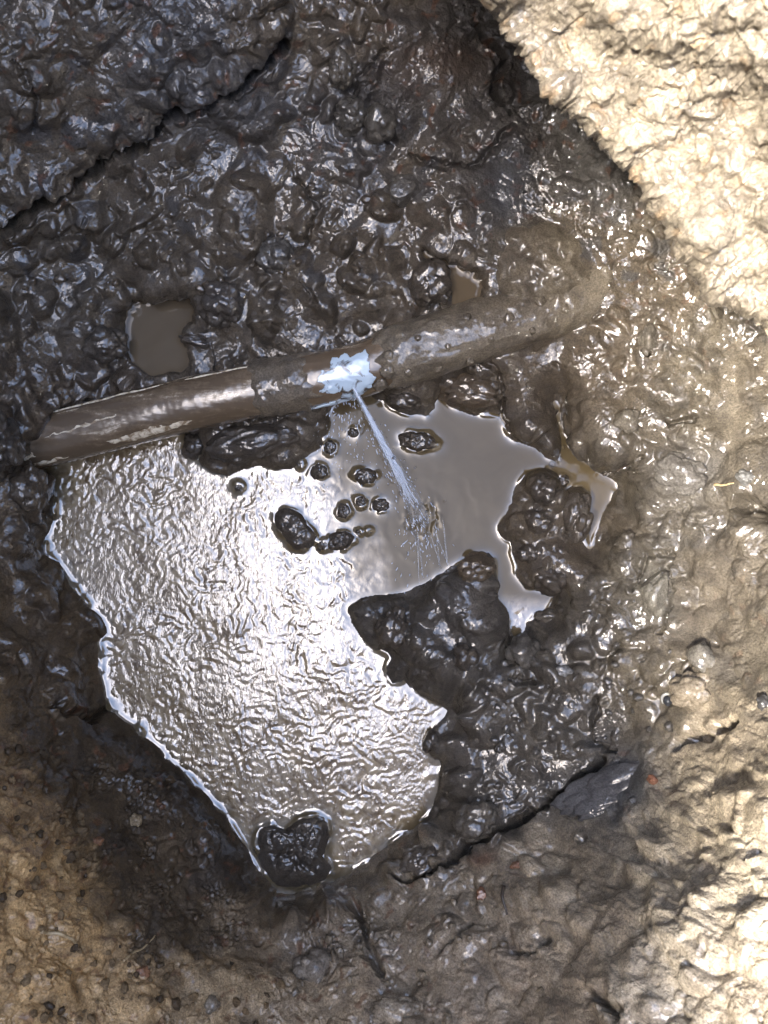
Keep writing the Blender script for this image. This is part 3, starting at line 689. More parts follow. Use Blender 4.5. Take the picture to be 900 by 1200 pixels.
# ------------------------------------------------------------------ the pipe
PIPE_R = .0300
AX = [(-30,531,.036),(35,520,.036),(130,496,.037),(230,472,.038),(330,452,.040),(408,437,.042),(480,413,.044),(560,388,.046),(640,362,.048),(720,335,.052),(790,312,.056)]
axp = np.array([at(u, v, z) for u, v, z in AX]); axu = np.array([a[0] for a in AX], float)
def axis(u):
    # smooth parameter by photo column
    uq = np.atleast_1d(u).astype(float); k = np.clip(np.searchsorted(axu, uq)-1, 0, len(axu)-2)
    t = (uq-axu[k])/(axu[k+1]-axu[k]); g = lambda i: axp[np.clip(i, 0, len(axp)-1)]
    p0, p1, p2, p3 = g(k-1), g(k), g(k+1), g(k+2); t = t[:, None]
    return .5*((2*p1)+(-p0+p2)*t+(2*p0-5*p1+4*p2-p3)*t*t+(-p0+3*p1-3*p2+p3)*t**3)
def frame(u):
    c = axis(u); t = axis(np.asarray(u)+2.)-axis(np.asarray(u)-2.); t /= np.linalg.norm(t, axis=1, keepdims=True)
    s = np.cross(t, [0, 0, 1.0]); s /= np.linalg.norm(s, axis=1, keepdims=True); w = np.cross(s, t)   # s: towards the bottom of the photo, w: up
    return c, t, s, w
def shell(u0, u1, nu, a0, a1, na_, rfun, base):
    """sheet round the pipe: photo columns u0..u1, angles a0..a1 (0 = towards photo bottom, 90 = up)"""
    uu = np.linspace(u0, u1, nu); aa_ = np.radians(np.linspace(a0, a1, na_)); c, t, s, w = frame(uu)
    UU, AA = np.meshgrid(uu, aa_, indexing='ij'); r = rfun(UU, AA)
    p = c[:, None] + r[..., None]*(np.cos(AA)[..., None]*s[:, None]+np.sin(AA)[..., None]*w[:, None])
    return p-base, UU, AA

pipe_base = at(360, 446, .0)
pipe = empty('water_pipe', tuple(pipe_base)); tag(pipe, 'broken plastic water pipe smeared with mud crossing the pit', 'pipe')
BM, n_, l_, b_ = new_mat('muddy_plastic_pipe')
geo = n_.new('ShaderNodeNewGeometry')
mp = n_.new('ShaderNodeMapping'); mp.inputs['Rotation'].default_value = (0, 0, math.radians(-14)); mp.inputs['Scale'].default_value = (.22, 1, 1)
l_.new(geo.outputs['Position'], mp.inputs['Vector'])
s1 = tex_noise(n_, l_, 62, 6, .62, .5, mp.outputs[0]); s2 = tex_noise(n_, l_, 260, 3, .6, .3, geo.outputs['Position'])
ad = n_.new('ShaderNodeMath'); ad.operation = 'MULTIPLY_ADD'; l_.new(s2.outputs['Fac'], ad.inputs[0]); ad.inputs[1].default_value = .22; l_.new(s1.outputs['Fac'], ad.inputs[2])
r1 = ramp(n_, l_, ad.outputs[0], .58, .84, (.095, .068, .043, 1), (.52, .45, .35, 1))
e = r1.color_ramp.elements.new(.70); e.color = (.15, .112, .073, 1)
l_.new(r1.outputs[0], b_.inputs['Base Color']); b_.inputs['Roughness'].default_value = .22
b_.inputs['Coat Weight'].default_value = .9; b_.inputs['Coat Roughness'].default_value = .06; b_.inputs['Coat IOR'].default_value = 1.45
bp_ = n_.new('ShaderNodeBump'); bp_.inputs['Strength'].default_value = .5; bp_.inputs['Distance'].default_value = .0015
l_.new(s1.outputs['Fac'], bp_.inputs['Height']); l_.new(bp_.outputs[0], b_.inputs['Normal']); l_.new(bp_.outputs[0], b_.inputs['Coat Normal'])
p, UU, AA = shell(-30, 716, 500, -180, 180, 97, lambda u, a: PIPE_R*(1+.012*noise(u/25, a*2.2, 5)+.006*noise(u/7, a*5, 6)), pipe_base)
grid_obj('barrel', p, BM, parent=pipe)

# thick mud caked on the right-hand run, thinning towards the break
def coat_r(u, a):
    g = sstep(428, 462, u + 10*noise(a*3, u/30, 3))
    bl_ = np.maximum(0, fbm(u/16, a*2.4, 3, 11)); lum = np.maximum(0, noise(u/9, a*4.2, 15)-.25)
    thick = .0050 + .0020*np.maximum(0, fbm(u/34, a*1.6, 3, 12)) + .0012*lum
    return PIPE_R*.97 + g*thick - (1-g)*.004
p, UU, AA = shell(415, 706, 290, -65, 215, 130, coat_r, pipe_base)
CM = mud_material('caked_mud', (.098, .086, .068), .9, .45)
coat = tag(grid_obj('mud_coat', p, CM, parent=pipe), 'smooth grey-brown mud caked over the buried right-hand run')
PIPE_LUMPS = [(449,62,9),(456,88,7),(470,45,6),(492,100,5),(520,70,4.5),(548,110,6),(566,60,5),(590,84,7),(612,50,5),(628,96,8),(652,70,9),(668,40,6),(684,100,9),(505,30,6),(540,25,7),(438,40,10)]
def coat2_r(u, a):
    g = sstep(286, 304, u + 8*noise(a*3, u/30, 23))*(1-sstep(352, 385, u + 14*noise(a*3, u/20, 33)))
    return PIPE_R*.985 + g*(.0022+.0018*np.maximum(0, fbm(u/18, a*2.2, 3, 21))) - (1-g)*.004
p, UU, AA = shell(275, 395, 130, -70, 200, 110, coat2_r, pipe_base)
tag(grid_obj('mud_coat', p, mud_material('thin_mud', (.092, .078, .06), .95, .5), parent=pipe), 'thin brown mud smear beside the break')

EB = np.array([at(u, v, z) for u, v, z in [(636,363,.048),(656,356,.049),(676,348,.051),(694,336,.052),(706,320,.052),(711,302,.048),(708,284,.040),(700,268,.030)]])
tt = np.linspace(0, len(EB)-1, 120); eb = np.stack([np.interp(tt, np.arange(len(EB)), EB[:, i]) for i in range(3)], -1)
for _ in range(6): eb[1:-1] = (eb[:-2]+2*eb[1:-1]+eb[2:])/4
v_, f_ = tube(eb-pipe_base, .0345*np.interp(tt, [0, .6, 3, 5, 7], [.96, 1.04, 1.08, 1.0, .7]), 64)
nv = (eb-pipe_base)[np.repeat(np.arange(120), 64)]; dirv = v_[:120*64]-nv; dirv /= np.linalg.norm(dirv, axis=1, keepdims=True)+1e-9
I_, A_ = np.divmod(np.arange(120*64), 64); ang_ = A_/64*2*np.pi
v_[:120*64] += dirv*(.0030*np.maximum(0, fbm(np.cos(ang_)*1.3+I_/22, np.sin(ang_)*1.3+I_/60, 3, 17)))[:, None]
tag(mesh_py('elbow', v_, f_, CM, pipe), 'elbow at the buried end, thick with smooth mud')

JO = np.array(smooth_poly([(572,276),(606,250),(650,240),(694,266),(720,310),(722,336),(704,352),(664,362),(622,360),(582,344)], 3)); jc = JO.mean(0)
ja = np.arctan2(JO[:, 1]-jc[1], JO[:, 0]-jc[0]); jr = np.hypot(*(JO-jc).T); jo = np.argsort(ja)
T_, TH_ = np.meshgrid(np.linspace(0, 1.1, 60), np.linspace(-np.pi, np.pi, 170), indexing='ij'); RR_ = np.interp(TH_, ja[jo], jr[jo], period=2*np.pi)
ju, jv = jc[0]+T_*RR_*np.cos(TH_), jc[1]+T_*RR_*np.sin(TH_)
jz = .064 + .034*(1-np.minimum(T_, 1)**2)**.8 - .03*sstep(.9, 1.1, T_) + .0060*fbm(ju/34, jv/34, 3, 66) + .0030*np.maximum(0, noise(ju/10, jv/10, 67)-.25)
sj = (H-jz)/F; JP = np.stack([(ju-450)*sj, (600-jv)*sj, jz], -1) - pipe_base
tag(grid_obj('joint', JP, CM, parent=pipe), 'broad joint buried under smooth raised mud')

# pale lips where the plastic has split along its top
PV, n_, l_, b_ = new_mat('bare_plastic'); b_.inputs['Roughness'].default_value = .18
gq = n_.new('ShaderNodeNewGeometry'); nq = tex_noise(n_, l_, 140, 4, .6, .5, gq.outputs['Position'])
rq = ramp(n_, l_, nq.outputs['Fac'], .38, .58, (.20, .145, .09, 1), (.62, .55, .42, 1)); l_.new(rq.outputs[0], b_.inputs['Base Color'])
def lip_part(u0, u1, ang, rad, rr=.0018):
    uu = np.linspace(u0, u1, 60); c, t, s, w = frame(uu); a = math.radians(ang) + .05*noise(uu/22, uu*0, 8)
    pth = c + (PIPE_R+rad)*(np.cos(a)[:, None]*s+np.sin(a)[:, None]*w) - pipe_base
    rads = rr*np.sin(np.linspace(.05, math.pi-.05, 60))**.5*(1+.4*noise(uu/9, uu*0+5, 12))
    v_, f_ = tube(pth, rads, 8); mesh_py('split_edge', v_, f_, PV, pipe)
lip_part(42, 205, 143, -.0006); lip_part(226, 300, 142, -.0004, .0015); lip_part(60, 140, 132, -.0008, .0009)

# clean broken plastic round the leak: jagged shards standing a little proud
WM, n_, l_, b_ = new_mat('clean_white_plastic'); b_.inputs['Roughness'].default_value = .08
b_.inputs['Base Color'].default_value = (.66, .72, .78, 1); b_.inputs['IOR'].default_value = 1.5; b_.inputs['Coat Weight'].default_value = 1.0; b_.inputs['Coat Roughness'].default_value = .03
gq = n_.new('ShaderNodeNewGeometry'); nq = tex_noise(n_, l_, 75, 3, .55, .8, gq.outputs['Position'])
rq = ramp(n_, l_, nq.outputs['Fac'], .36, .46, (.06, .05, .04, 1), (.36, .45, .54, 1)); l_.new(rq.outputs[0], b_.inputs['Base Color'])
bq = n_.new('ShaderNodeBump'); bq.inputs['Strength'].default_value = .3; bq.inputs['Distance'].default_value = .002; l_.new(nq.outputs['Fac'], bq.inputs['Height']); l_.new(bq.outputs[0], b_.inputs['Normal'])
# outline in (photo column, angle) space: 90 = top of the pipe, 0 = its photo-bottom side
PATCH = [(372,78),(380,96),(388,92),(394,120),(402,112),(410,124),(416,108),(434,116),(436,92),(430,70),(436,58),(428,40),(420,30),(412,22),(398,14),(380,8),(352,4),(368,14),(392,26),(398,44),(384,48),(372,56),(380,66)]
uu = np.linspace(345, 442, 140); aa_ = np.linspace(-4, 130, 140); UU, AA = np.meshgrid(uu, aa_, indexing='ij')
sd = poly_sd(UU + 1.5*noise(UU/6, AA/7, 3), AA + 2.5*noise(UU/7, AA/6, 4), PATCH)
r = PIPE_R + .0022 + .0003*fbm(UU/12, AA/16, 2, 2) + .0006*sstep(0, 10, sd)
c, t, s, w = frame(uu); ar = np.radians(AA)
p = c[:, None]+r[..., None]*(np.cos(ar)[..., None]*s[:, None]+np.sin(ar)[..., None]*w[:, None])-pipe_base
k = sd > 0; fk = k[:-1, :-1] & k[1:, 1:] & k[1:, :-1] & k[:-1, 1:]
brk = grid_obj('broken_edge', p, WM, fk, parent=pipe); tag(brk, 'jagged clean white break where the water escapes')
md = brk.modifiers.new('thickness', 'SOLIDIFY'); md.thickness = .0020; md.offset = -1

def patch(name, outline, mat, lift, thick, seed, label=None):
    q = np.array(outline, float); u0, a0 = q.min(0)-4; u1, a1 = q.max(0)+4
    uu = np.linspace(u0, u1, 110); aa_ = np.linspace(a0, a1, 70); UU, AA = np.meshgrid(uu, aa_, indexing='ij')
    sd = poly_sd(UU + 4*noise(UU/9, AA/9, seed), AA + 5*noise(UU/8, AA/8, seed+1), outline)
    c, t, s, w = frame(uu); ar = np.radians(AA); r = PIPE_R + lift + np.minimum(sd, 6)*.00006
    p = c[:, None]+r[..., None]*(np.cos(ar)[..., None]*s[:, None]+np.sin(ar)[..., None]*w[:, None])-pipe_base
    k = sd > 0; fk = k[:-1, :-1] & k[1:, 1:] & k[1:, :-1] & k[:-1, 1:]
    o = grid_obj(name, p, mat, fk, parent=pipe)
    if label: o['label'] = label
patch('bare_patch', [(128,44),(150,48),(175,52),(205,50),(228,46),(222,38),(196,34),(168,28),(146,30),(132,36)], PV, .0006, .001, 5, 'cream plastic showing where the mud is washed off')
patch('bare_patch', [(30,58),(46,64),(50,54),(40,48),(30,50)], PV, .0006, .001, 8)
patch('bare_patch', [(40,34),(70,36),(86,30),(70,26),(46,24)], PV, .0006, .001, 11)
patch('bare_patch', [(60,84),(110,92),(150,96),(148,90),(100,84)], PV, .0006, .001, 14)

# ------------------------------------------------------------------ jet and spray
JM, n_, l_, b_ = new_mat('aerated_water')
b_.inputs['Base Color'].default_value = (.62, .70, .82, 1); b_.inputs['Roughness'].default_value = .12; b_.inputs['IOR'].default_value = 1.33
gq = n_.new('ShaderNodeNewGeometry'); mpj = n_.new('ShaderNodeMapping'); mpj.inputs['Rotation'].default_value = (0, 0, math.radians(62.5)); mpj.inputs['Scale'].default_value = (.12, 1, 1)
l_.new(gq.outputs['Position'], mpj.inputs['Vector']); nq = tex_noise(n_, l_, 620, 3, .6, .2, mpj.outputs[0])
tr = n_.new('ShaderNodeBsdfTransparent'); mixs = n_.new('ShaderNodeMixShader'); rq = ramp(n_, l_, nq.outputs['Fac'], .36, .70, (.02, .02, .02, 1), (.40, .40, .40, 1))
mixs.inputs[0].default_value = .34; l_.new(tr.outputs[0], mixs.inputs[1]); l_.new(b_.outputs[0], mixs.inputs[2]); l_.new(mixs.outputs[0], n_['Material Output'].inputs['Surface'])
SM, n_, l_, b_ = new_mat('spray_mist'); b_.inputs['Base Color'].default_value = (.62, .70, .82, 1); b_.inputs['Roughness'].default_value = .2
tr = n_.new('ShaderNodeBsdfTransparent'); mixs = n_.new('ShaderNodeMixShader'); mixs.inputs[0].default_value = .12
l_.new(tr.outputs[0], mixs.inputs[1]); l_.new(b_.outputs[0], mixs.inputs[2]); l_.new(mixs.outputs[0], n_['Material Output'].inputs['Surface'])
DM, n_, l_, b_ = new_mat('clear_droplet'); b_.inputs['Roughness'].default_value = .02; b_.inputs['IOR'].default_value = 1.33; b_.inputs['Transmission Weight'].default_value = 1.0

J0, J1 = at(413, 452, .066), at(493, 606, -.002)
jbase = at(493, 606, 0); jet = empty('water_jet', tuple(jbase)); tag(jet, 'thin pressurised water jet spurting from the pipe break into the pool', 'water jet')
def arc(a, b, n, lift=.012, j=0, seed=0):
    t = np.linspace(0, 1, n)[:, None]; q = a*(1-t)+b*t; q[:, 2] += lift*4*(t*(1-t))[:, 0]
    if j: q += (np.random.default_rng(seed).normal(size=(1, 3))*j)*t
    return q
t = np.linspace(0, 1, 70)
v_, f_ = tube(arc(J0, J1, 70)-jbase, .0028+.0085*t**1.4, 20); tag(mesh_py('stream', v_, f_, SM, jet), 'faint veil of water round the stream')
rg = np.random.default_rng(5)
side_ = np.cross(J1-J0, [0, 0, 1.0]); side_ /= np.linalg.norm(side_)
for k in range(18):                                      # strands that twist and break up on the way
    t1 = rg.uniform(.55, 1.0); n1 = 60; t = np.linspace(0 if k < 10 else rg.uniform(0, .4), t1, n1); ph, fr_ = rg.uniform(0, 6.28), rg.uniform(3, 8)
    q = J0*(1-t)[:, None]+J1*t[:, None]; q[:, 2] += .048*t*(1-t); sp_ = rg.normal(0, .0034)
    q += (sp_*t + .0010*t*np.sin(fr_*6.28*t+ph))[:, None]*side_; q[:, 2] += .0012*np.cos(fr_*5*t+ph)*t + rg.normal(0, .002)*t
    v_, f_ = tube(q-jbase, .0014*rg.uniform(.5, 1.2)*np.sin(np.linspace(.35, 3.0, n1))**.6*(1+.35*noise(t*40, t*0+k, 4)), 8); mesh_py('water_strand', v_, f_, JM, jet)
for k in range(8):                                       # thin falling threads beyond the landing point
    u_ = rg.uniform(470, 525); a = at(u_, rg.uniform(590, 625), .02); e = at(u_+rg.normal(10, 7), rg.uniform(650, 700), .002); q = np.linspace(0, 1, 12)[:, None]
    v_, f_ = tube(a*(1-q)+e*q-jbase, .0009*rg.uniform(.5, 1.3)*np.sin(np.linspace(.3, 2.9, 12)), 6); mesh_py('water_strand', v_, f_, SM, jet)
# spray: small drops thrown out on either side, in one cloud
V_, F_ = [], []; dv0, df0 = ICO[3]
for k in range(420):
    if k < 170: a = at(rg.uniform(388, 424), 458, .058); e = at(rg.uniform(350, 470), rg.uniform(520, 590), .0); q = rg.random()**.8
    elif k < 300: a = J0; e = at(493+rg.normal(0, 14), 610+rg.normal(0, 14), 0); q = rg.uniform(.3, 1)
    else: a = at(rg.uniform(470, 515), 606, .02); e = at(rg.uniform(455, 535), rg.uniform(640, 700), 0); q = rg.random()
    c = a*(1-q)+e*q; c[2] += .02*q*(1-q); c[2] = max(c[2], .001); d = (e-a)/np.linalg.norm(e-a); r_ = .00042*rg.uniform(.6, 1.9)
    L_ = rg.uniform(1.2, 4.5); m_ = dv0[:]*r_; m_ = m_ + np.outer(m_@d, d)*(L_-1)
    F_.append(df0 + len(dv0)*k); V_.append(m_ + c - jbase)
tag(mesh_np('spray', np.concatenate(V_), np.concatenate(F_), JM, jet), None, kind='stuff')
dv, df = ICO[3]
for k in range(40):
    tt = rg.random(); c = arc(J0, J1, 30)[int(tt*29)] + rg.normal(0, .004+.010*tt, 3)*np.array([1, 1, .4]); c[2] = max(c[2], .002)
    o = mesh_np('droplet', dv*rg.uniform(.0006, .0018)*np.array([1, 1, 1.1]), df, DM, jet); o.location = c-jbase

# bubbles
BBM, n_, l_, b_ = new_mat('bubble_film'); b_.inputs['Roughness'].default_value = .02; b_.inputs['IOR'].default_value = 1.33; b_.inputs['Base Color'].default_value = (.9, .93, .95, 1)
tr = n_.new('ShaderNodeBsdfTransparent'); gl = n_.new('ShaderNodeBsdfGlossy'); gl.inputs['Roughness'].default_value = .03
fr = n_.new('ShaderNodeLayerWeight'); fr.inputs['Blend'].default_value = .35; mixs = n_.new('ShaderNodeMixShader')
l_.new(fr.outputs['Facing'], mixs.inputs[0]); l_.new(tr.outputs[0], mixs.inputs[1]); l_.new(gl.outputs[0], mixs.inputs[2]); l_.new(mixs.outputs[0], n_['Material Output'].inputs['Surface'])
def bubble(u, v, r, z, label, group=None):
    c = at(u, v, z); vv, ff = ICO[4]; R = r*(H-z)/F; q = vv.copy(); q[:, 2] = np.where(q[:, 2] < -.15, -.15, q[:, 2])
    o = mesh_np('water_bubble', q*R, ff, BBM); o.location = c; tag(o, label, 'bubble', group)
bubble(38, 652, 10, surf(38, 652)[0][2]+.001, 'large clear bubble at the left tip of the pool')
for (u, v, r) in [(632,517,5),(641,522,6),(648,515,4),(650,530,6),(640,512,4),(655,538,4),(636,526,4),(645,508,3),(647,544,4),(660,524,3)]:
    bubble(u, v, r, max(.0015, surf(u, v)[0][2]), 'small bubble in the cluster below the loaf-shaped clod', 'bubbles below the loaf-shaped clod')

# ------------------------------------------------------------------ recognisable clods, stones and litter
G_ = (.16, .15, .135)
L = [
 ('stone','kite-shaped pale wet stone standing out of the mud beside the smooth patch','stone',822,770,16,20,-30,.018,.3,(.12,.115,.105),1,2,7),
 ('pebble','smooth grey pebble half sunk in mud left of the folded tan mud','stone',660,786,14,9,-8,.010,.4,(.15,.155,.16),.9,1,0),
 ('pebble','dark round pebble in its own hole in the tan bank','stone',897,826,9,11,0,.010,.35,(.045,.045,.048),.8,0,0),
 ('pebble','whitish pebble under the overhang at the right wall','stone',876,562,12,10,20,.012,.35,(.16,.155,.14),.9,1,0),
 ('clay_chunk','upright grey chunk of clay beside two cracks','clay chunk',768,694,18,30,10,.024,.4,(.135,.13,.115),.7,0,5),
 ('clay_chunk','crumbly pale grey clay chunk on the right slope','clay chunk',800,555,32,24,20,.022,.5,(.115,.11,.105),.8,0,0),
 ('mud_clod','big rounded tan mud lump above the black hollow','mud lump',815,808,30,24,-15,.026,.45,(.19,.165,.13),1,0,0),
 ('mud_clod','round dark clod beside the narrow puddle','mud lump',505,334,28,30,0,.026,.45,(.062,.058,.052),1,0,0),
 ('clay_chunk','blocky clod on the slope above the narrow puddle','clay chunk',473,226,25,20,10,.022,.4,(.10,.095,.088),.9,0,3),
 ('mud_clod','glossy knob of mud hanging under the top edge of the wall','mud lump',400,82,20,24,0,.022,.4,(.105,.095,.08),1,0,0),
 ('mud_clod','pair-like swollen mud lump under the grey clay ledge','mud lump',412,140,22,24,0,.024,.4,(.08,.075,.068),1,0,0),
 ('mud_clod','swollen mud lump next to the grey clay ledge','mud lump',446,146,20,22,0,.022,.4,(.08,.075,.068),1,0,0),
 ('mud_clod','wide mud clod overhanging the left end of the small brown puddle','mud lump',124,402,28,24,0,.026,.4,(.07,.06,.05),1,0,0),
 ('mud_clod','bulging mud clod to the right of the small brown puddle','mud lump',262,356,34,30,10,.028,.4,(.064,.058,.05),1,0,0),
 ('mud_clod','smooth mud clod above the small brown puddle','mud lump',322,300,26,24,0,.024,.4,(.082,.075,.064),1,0,0),
 ('mud_clod','small flat clod at the right rim of the small brown puddle','mud lump',228,400,20,7,12,.008,.4,(.06,.052,.044),1,0,0),
 ('mud_clod','wet clod stuck to the left wall just under the pipe end','mud lump',22,572,24,34,0,.030,.5,(.085,.066,.046),1,0,0),
 ('mud_clod','mud clod burying the left end of the pipe','mud lump',2,524,30,44,0,.062,.4,(.08,.062,.044),1,0,0),
 ('mud_clod','knobbly mud clump hanging under the middle of the pipe','mud lump',296,520,58,24,-9,.020,.4,(.05,.045,.04),1,0,0),
 ('mud_clod','dark wet lump at the left end of the clump under the pipe','mud lump',226,524,16,16,0,.014,.4,(.05,.045,.04),1,0,0),
 ('mud_clod','broad mud clod under the muddy pipe at the calm water','mud lump',548,458,40,22,5,.020,.4,(.075,.068,.06),1,0,0),
 ('mud_clod','wet mud lump under the pipe close to the jet','mud lump',474,468,22,14,10,.016,.4,(.06,.055,.048),1,0,0),
 ('mud_clod','tall clod at the top of the clod cluster','mud lump',634,576,18,20,0,.022,.4,(.068,.06,.05),1,0,0),
 ('mud_clod','reddish brown clod on the right of the clod cluster','mud lump',672,606,20,32,10,.024,.4,(.085,.062,.05),1,0,0),
 ('mud_clod','low knobbly clod in the middle of the clod cluster','mud lump',628,612,18,14,0,.014,.4,(.062,.055,.047),1,0,0),
 ('mud_clod','dark crumb-covered clod at the bottom of the clod cluster','mud lump',644,676,20,18,0,.018,.4,(.06,.05,.042),1,0,0),
 ('mud_clod','small clod on the left side of the clod cluster','mud lump',618,648,13,12,0,.012,.4,(.062,.055,.047),1,0,0),
 ('mud_clod','pointed mud clod between calm water and bright pool','mud lump',556,672,24,20,-20,.020,.45,(.07,.066,.06),1,0,3),
 ('mud_clod','tongue of dark mud reaching toward the bright pool','mud lump',462,735,22,28,20,.020,.45,(.062,.056,.05),1,0,0),
 ('mud_clod','round dark clod on top of the mud mass right of the pool','mud lump',544,768,18,17,0,.020,.4,(.06,.056,.052),1,0,0),
 ('mud_clod','smooth clod at the right edge of the narrow water channel','mud lump',614,768,22,22,0,.020,.4,(.085,.076,.064),1,0,0),
 ('mud_clod','small tan mud ball on the shore of the water channel','mud lump',640,722,14,9,0,.010,.4,(.09,.08,.066),1,0,0),
 ('mud_clod','dark mud nub jutting into the bright pool','mud lump',506,868,10,14,20,.012,.4,(.06,.052,.042),1,0,0),
 ('mud_clod','grey clod with a pebbly top near the long crack','mud lump',560,960,28,24,-30,.022,.45,(.095,.085,.07),1,0,0),
 ('mud_clod','brownish clod at the lower right shore of the bright pool','mud lump',492,1010,26,18,-25,.018,.45,(.09,.075,.06),1,0,0),
 ('clay_slab','smooth blue-grey clay slab lying along the long crack','clay slab',712,930,76,26,-24,.012,.6,(.085,.088,.098),.75,0,0),
 ('brick_bit','orange brick crumb below the long crack','brick bit',570,1054,9,10,0,.008,.4,(.30,.115,.05),.8,0,3),
 ('brick_bit','flat orange brick flake near the long crack','brick bit',607,1020,10,6,-20,.006,.4,(.27,.12,.06),.8,0,3),
 ('brick_bit','red brick crumb at the end of the blue-grey slab','brick bit',773,921,9,7,20,.008,.4,(.24,.085,.05),.9,0,3),
 ('brick_bit','rusty orange crumb in the dry lower left bank','brick bit',108,992,8,7,0,.007,.4,(.27,.12,.05),.3,0,3),
 ('brick_bit','orange brick flake on the lower left ledge','brick bit',166,1140,12,8,10,.006,.4,(.30,.13,.06),.4,0,3),
 ('pebble','small wet pebble shining on the bottom ledge','stone',246,1178,10,11,0,.010,.4,(.2,.17,.13),1,1,0),
 ('pebble','pale pebble on the brown slope below the pool shore','stone',158,962,8,8,0,.008,.4,(.24,.19,.12),.6,1,0),
 ('stone','rough grey stone in the bottom bank below the lobed island','stone',368,1134,26,22,0,.022,.5,(.19,.165,.135),.5,0,2),
 ('stone','pale rough stone at the bottom edge of the pit','stone',466,1186,40,18,0,.020,.5,(.27,.23,.175),.8,0,0),
 ('mud_clod','light clod at the right slope above the dark slit','mud lump',736,494,16,16,0,.014,.4,(.115,.105,.09),1,0,0),
 ('mud_clod','drip-shaped clod under the sunlit bank','mud lump',758,398,12,20,0,.014,.4,(.11,.10,.085),1,0,0),
 ('mud_clod','reddish knob in the mud right of the clod cluster','mud lump',734,636,14,14,0,.012,.4,(.10,.078,.064),1,0,0),
]
for k, (nm, lb, ct, u, v, rx, ry, rot, hg, sk, cc, wt, tp, fc) in enumerate(L):
    if nm == 'brick_bit': cc = tuple(.5*a_+.5*b_ for a_, b_ in zip(cc, (.10, .075, .055))); rx, ry = rx*.85, ry*.85
    lump(nm, lb, ct, u, v, rx, ry, rot, hg*.8, sk, cc, wt, seed=500+k, facet=fc)

# broken shell with dark inside
c, n, zz, cc, ww = surf(784, 820)
sh = empty('broken_shell', tuple(c)); tag(sh, 'little broken white shell with dark hollow in the tan mud', 'shell')
shm, n_, l_, b_ = new_mat('shell_white'); b_.inputs['Base Color'].default_value = (.22, .22, .21, 1); b_.inputs['Roughness'].default_value = .15
v_, f_ = tube([np.array([.007*math.cos(a), .007*math.sin(a), .006+.002*math.sin(2*a)]) for a in np.linspace(.5, 3.6, 20)], .0018*np.sin(np.linspace(.2, 2.9, 20)), 8); mesh_py('rim', v_, f_, shm, sh)
q, f = lumpy(77, 3, 10); mesh_np('hollow', q*np.array([.007, .008, .004]) + np.array([.001, -.001, .003]), f, lump_mat((.02, .024, .035), 1), sh)

# straw, roots and twigs
TW, n_, l_, b_ = new_mat('straw'); b_.inputs['Roughness'].default_value = .5
gq = n_.new('ShaderNodeNewGeometry'); nq = tex_noise(n_, l_, 200, 3, .5, 0, gq.outputs['Position']); rq = ramp(n_, l_, nq.outputs['Fac'], .35, .65, (.20, .14, .07, 1), (.40, .31, .18, 1)); l_.new(rq.outputs[0], b_.inputs['Base Color'])
TD, n_, l_, b_ = new_mat('dark_root'); b_.inputs['Base Color'].default_value = (.035, .026, .02, 1); b_.inputs['Roughness'].default_value = .4
def twig(name, label, pts, r, mat):
    Q = []
    for i in range(len(pts)-1):
        for t in np.linspace(0, 1, 7, endpoint=False): Q.append((pts[i][0]*(1-t)+pts[i+1][0]*t, pts[i][1]*(1-t)+pts[i+1][1]*t))
    Q.append(pts[-1]); W3 = np.array([surf(*q)[0] + surf(*q)[1]*r*.6 for q in Q]); W3[1:-1] = (W3[:-2]+W3[1:-1]+W3[2:])/3; b0 = W3[0].copy()
    v_, f_ = tube(W3-b0, np.linspace(r, r*.5, len(W3)), 8); o = mesh_py(name, v_, f_, mat); o.location = b0; tag(o, label, 'twig')
twig('straw', 'curved pale straw on the dry lower left bank', [(46,1092),(60,1094),(74,1102),(82,1108)], .0018, TW)
twig('root', 'thin pale root bent along the lower left ledge', [(140,1128),(150,1120),(166,1112),(176,1100)], .0012, TW)
twig('root', 'short dark root poking out at the right end of the inlet', [(712,546),(726,543),(742,541)], .0015, TD)
twig('root', 'pale stem lying under the right wall beside the whitish pebble', [(840,568),(852,570),(866,568)], .0014, TW)
twig('root', 'dark root stub standing below the long crack', [(600,1050),(598,1062),(598,1076)], .002, TD)

for k, (u_, a_, r_) in enumerate(PIPE_LUMPS):
    c_, t_, s_v, w_ = frame(np.array([float(u_)])); a_ = math.radians(a_); q, f = lumpy(1300+k, 3, 14); q = q/np.abs(q).max()*r_*.00092
    nd = math.cos(a_)*s_v[0]+math.sin(a_)*w_[0]; q = q - np.outer(q@nd, nd)*.45
    mesh_np('mud_lump', q + c_[0] + nd*(PIPE_R+.0045) - pipe_base, f, CM, coat)

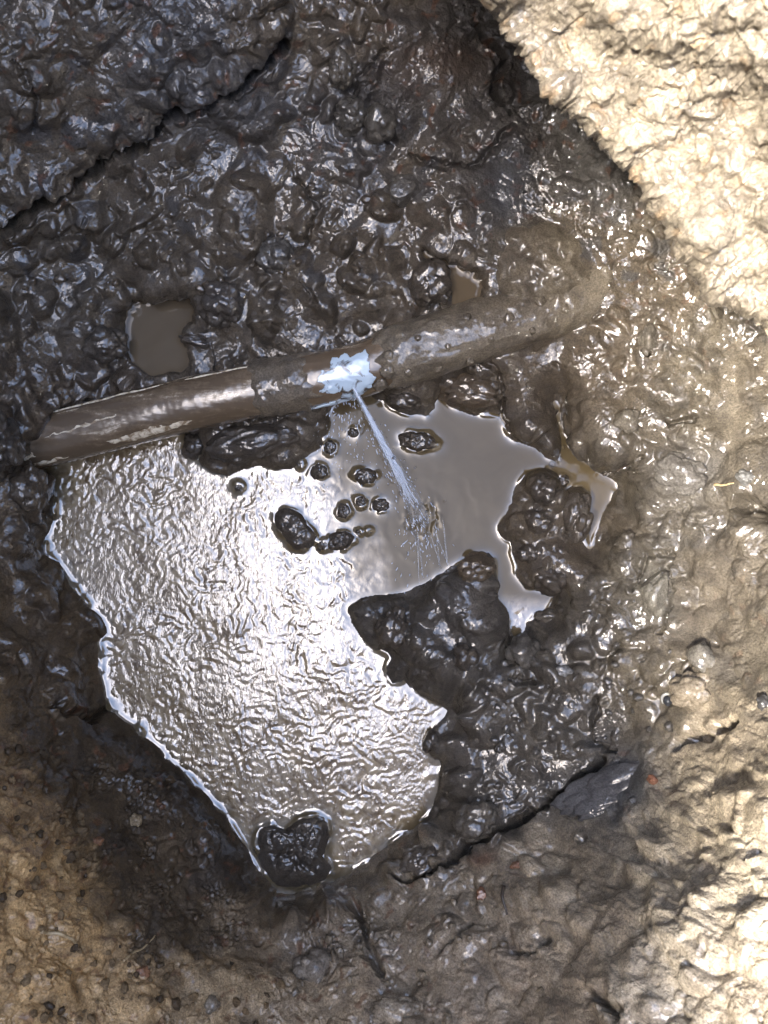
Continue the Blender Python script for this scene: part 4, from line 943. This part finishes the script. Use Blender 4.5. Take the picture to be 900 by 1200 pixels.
# loose crumbs of soil, each its own piece
def scatter(num, box, rr, name, label, group, colf, wet, seed, ok=lambda u, v: True, facet=2):
    rg = np.random.default_rng(seed); k = 0; tries = 0
    protos = [lumpy(900+seed*10+i, 3, 12, facet=facet) for i in range(5)]; meshes = {}
    while k < num and tries < num*20:
        tries += 1; u, v = rg.uniform(box[0], box[2]), rg.uniform(box[1], box[3])
        if not ok(u, v): continue
        p_, n_0, zz, cc, ww = surf(u, v); i = int(rg.integers(5)); r_ = rg.uniform(*rr)*(H-p_[2])/F
        if i not in meshes:
            q, f = protos[i]; q = q/np.abs(q).max(); o = mesh_np(name, q*np.array([1, 1, .75]), f, lump_mat(colf, wet)); meshes[i] = o.data
        else:
            o = bpy.data.objects.new(name, meshes[i]); COL.objects.link(o)
        o.scale = (r_*rg.uniform(.8, 1.3), r_*rg.uniform(.8, 1.2), r_); o.rotation_euler = (rg.normal(0, .3), rg.normal(0, .3), rg.uniform(0, 6.28)); o.location = p_ + n_0*r_*.25
        tag(o, label, 'soil crumb', group); k += 1
inp = lambda pts: (lambda u, v: float(poly_sd(np.array([u]), np.array([v]), pts)[0]) > 0)
LLB = inp([(0,880),(120,860),(200,920),(300,1050),(330,1200),(0,1200)])
scatter(90, (0,860,330,1200), (1.6, 7.0), 'soil_crumb', 'crumb of tan soil on the dry lower left bank', 'tan crumbs on the lower left bank', (.17,.12,.066), 0, 1, inp([(0,900),(40,900),(95,960),(110,1060),(150,1110),(330,1140),(330,1200),(0,1200)]))
scatter(70, (0,860,330,1200), (1.6, 7.0), 'soil_crumb', 'crumb of dark brown soil on the dry lower left bank', 'dark crumbs on the lower left bank', (.09,.062,.034), .2, 5, LLB)
scatter(30, (340,1050,660,1200), (3, 6.5), 'soil_crumb', 'crumb of tan soil on the bottom bank', 'crumbs on the bottom bank', (.17,.14,.10), .5, 2)
scatter(30, (540,740,800,920), (3, 7), 'mud_crumb', 'small wet mud crumb on the floor right of the bright pool', 'crumbs on the floor right of the pool', (.085,.076,.064), 1, 3)
scatter(30, (20,210,460,340), (3, 7), 'mud_crumb', 'small wet mud crumb on the slope above the pipe', 'crumbs on the slope above the pipe', (.07,.063,.054), 1, 4)
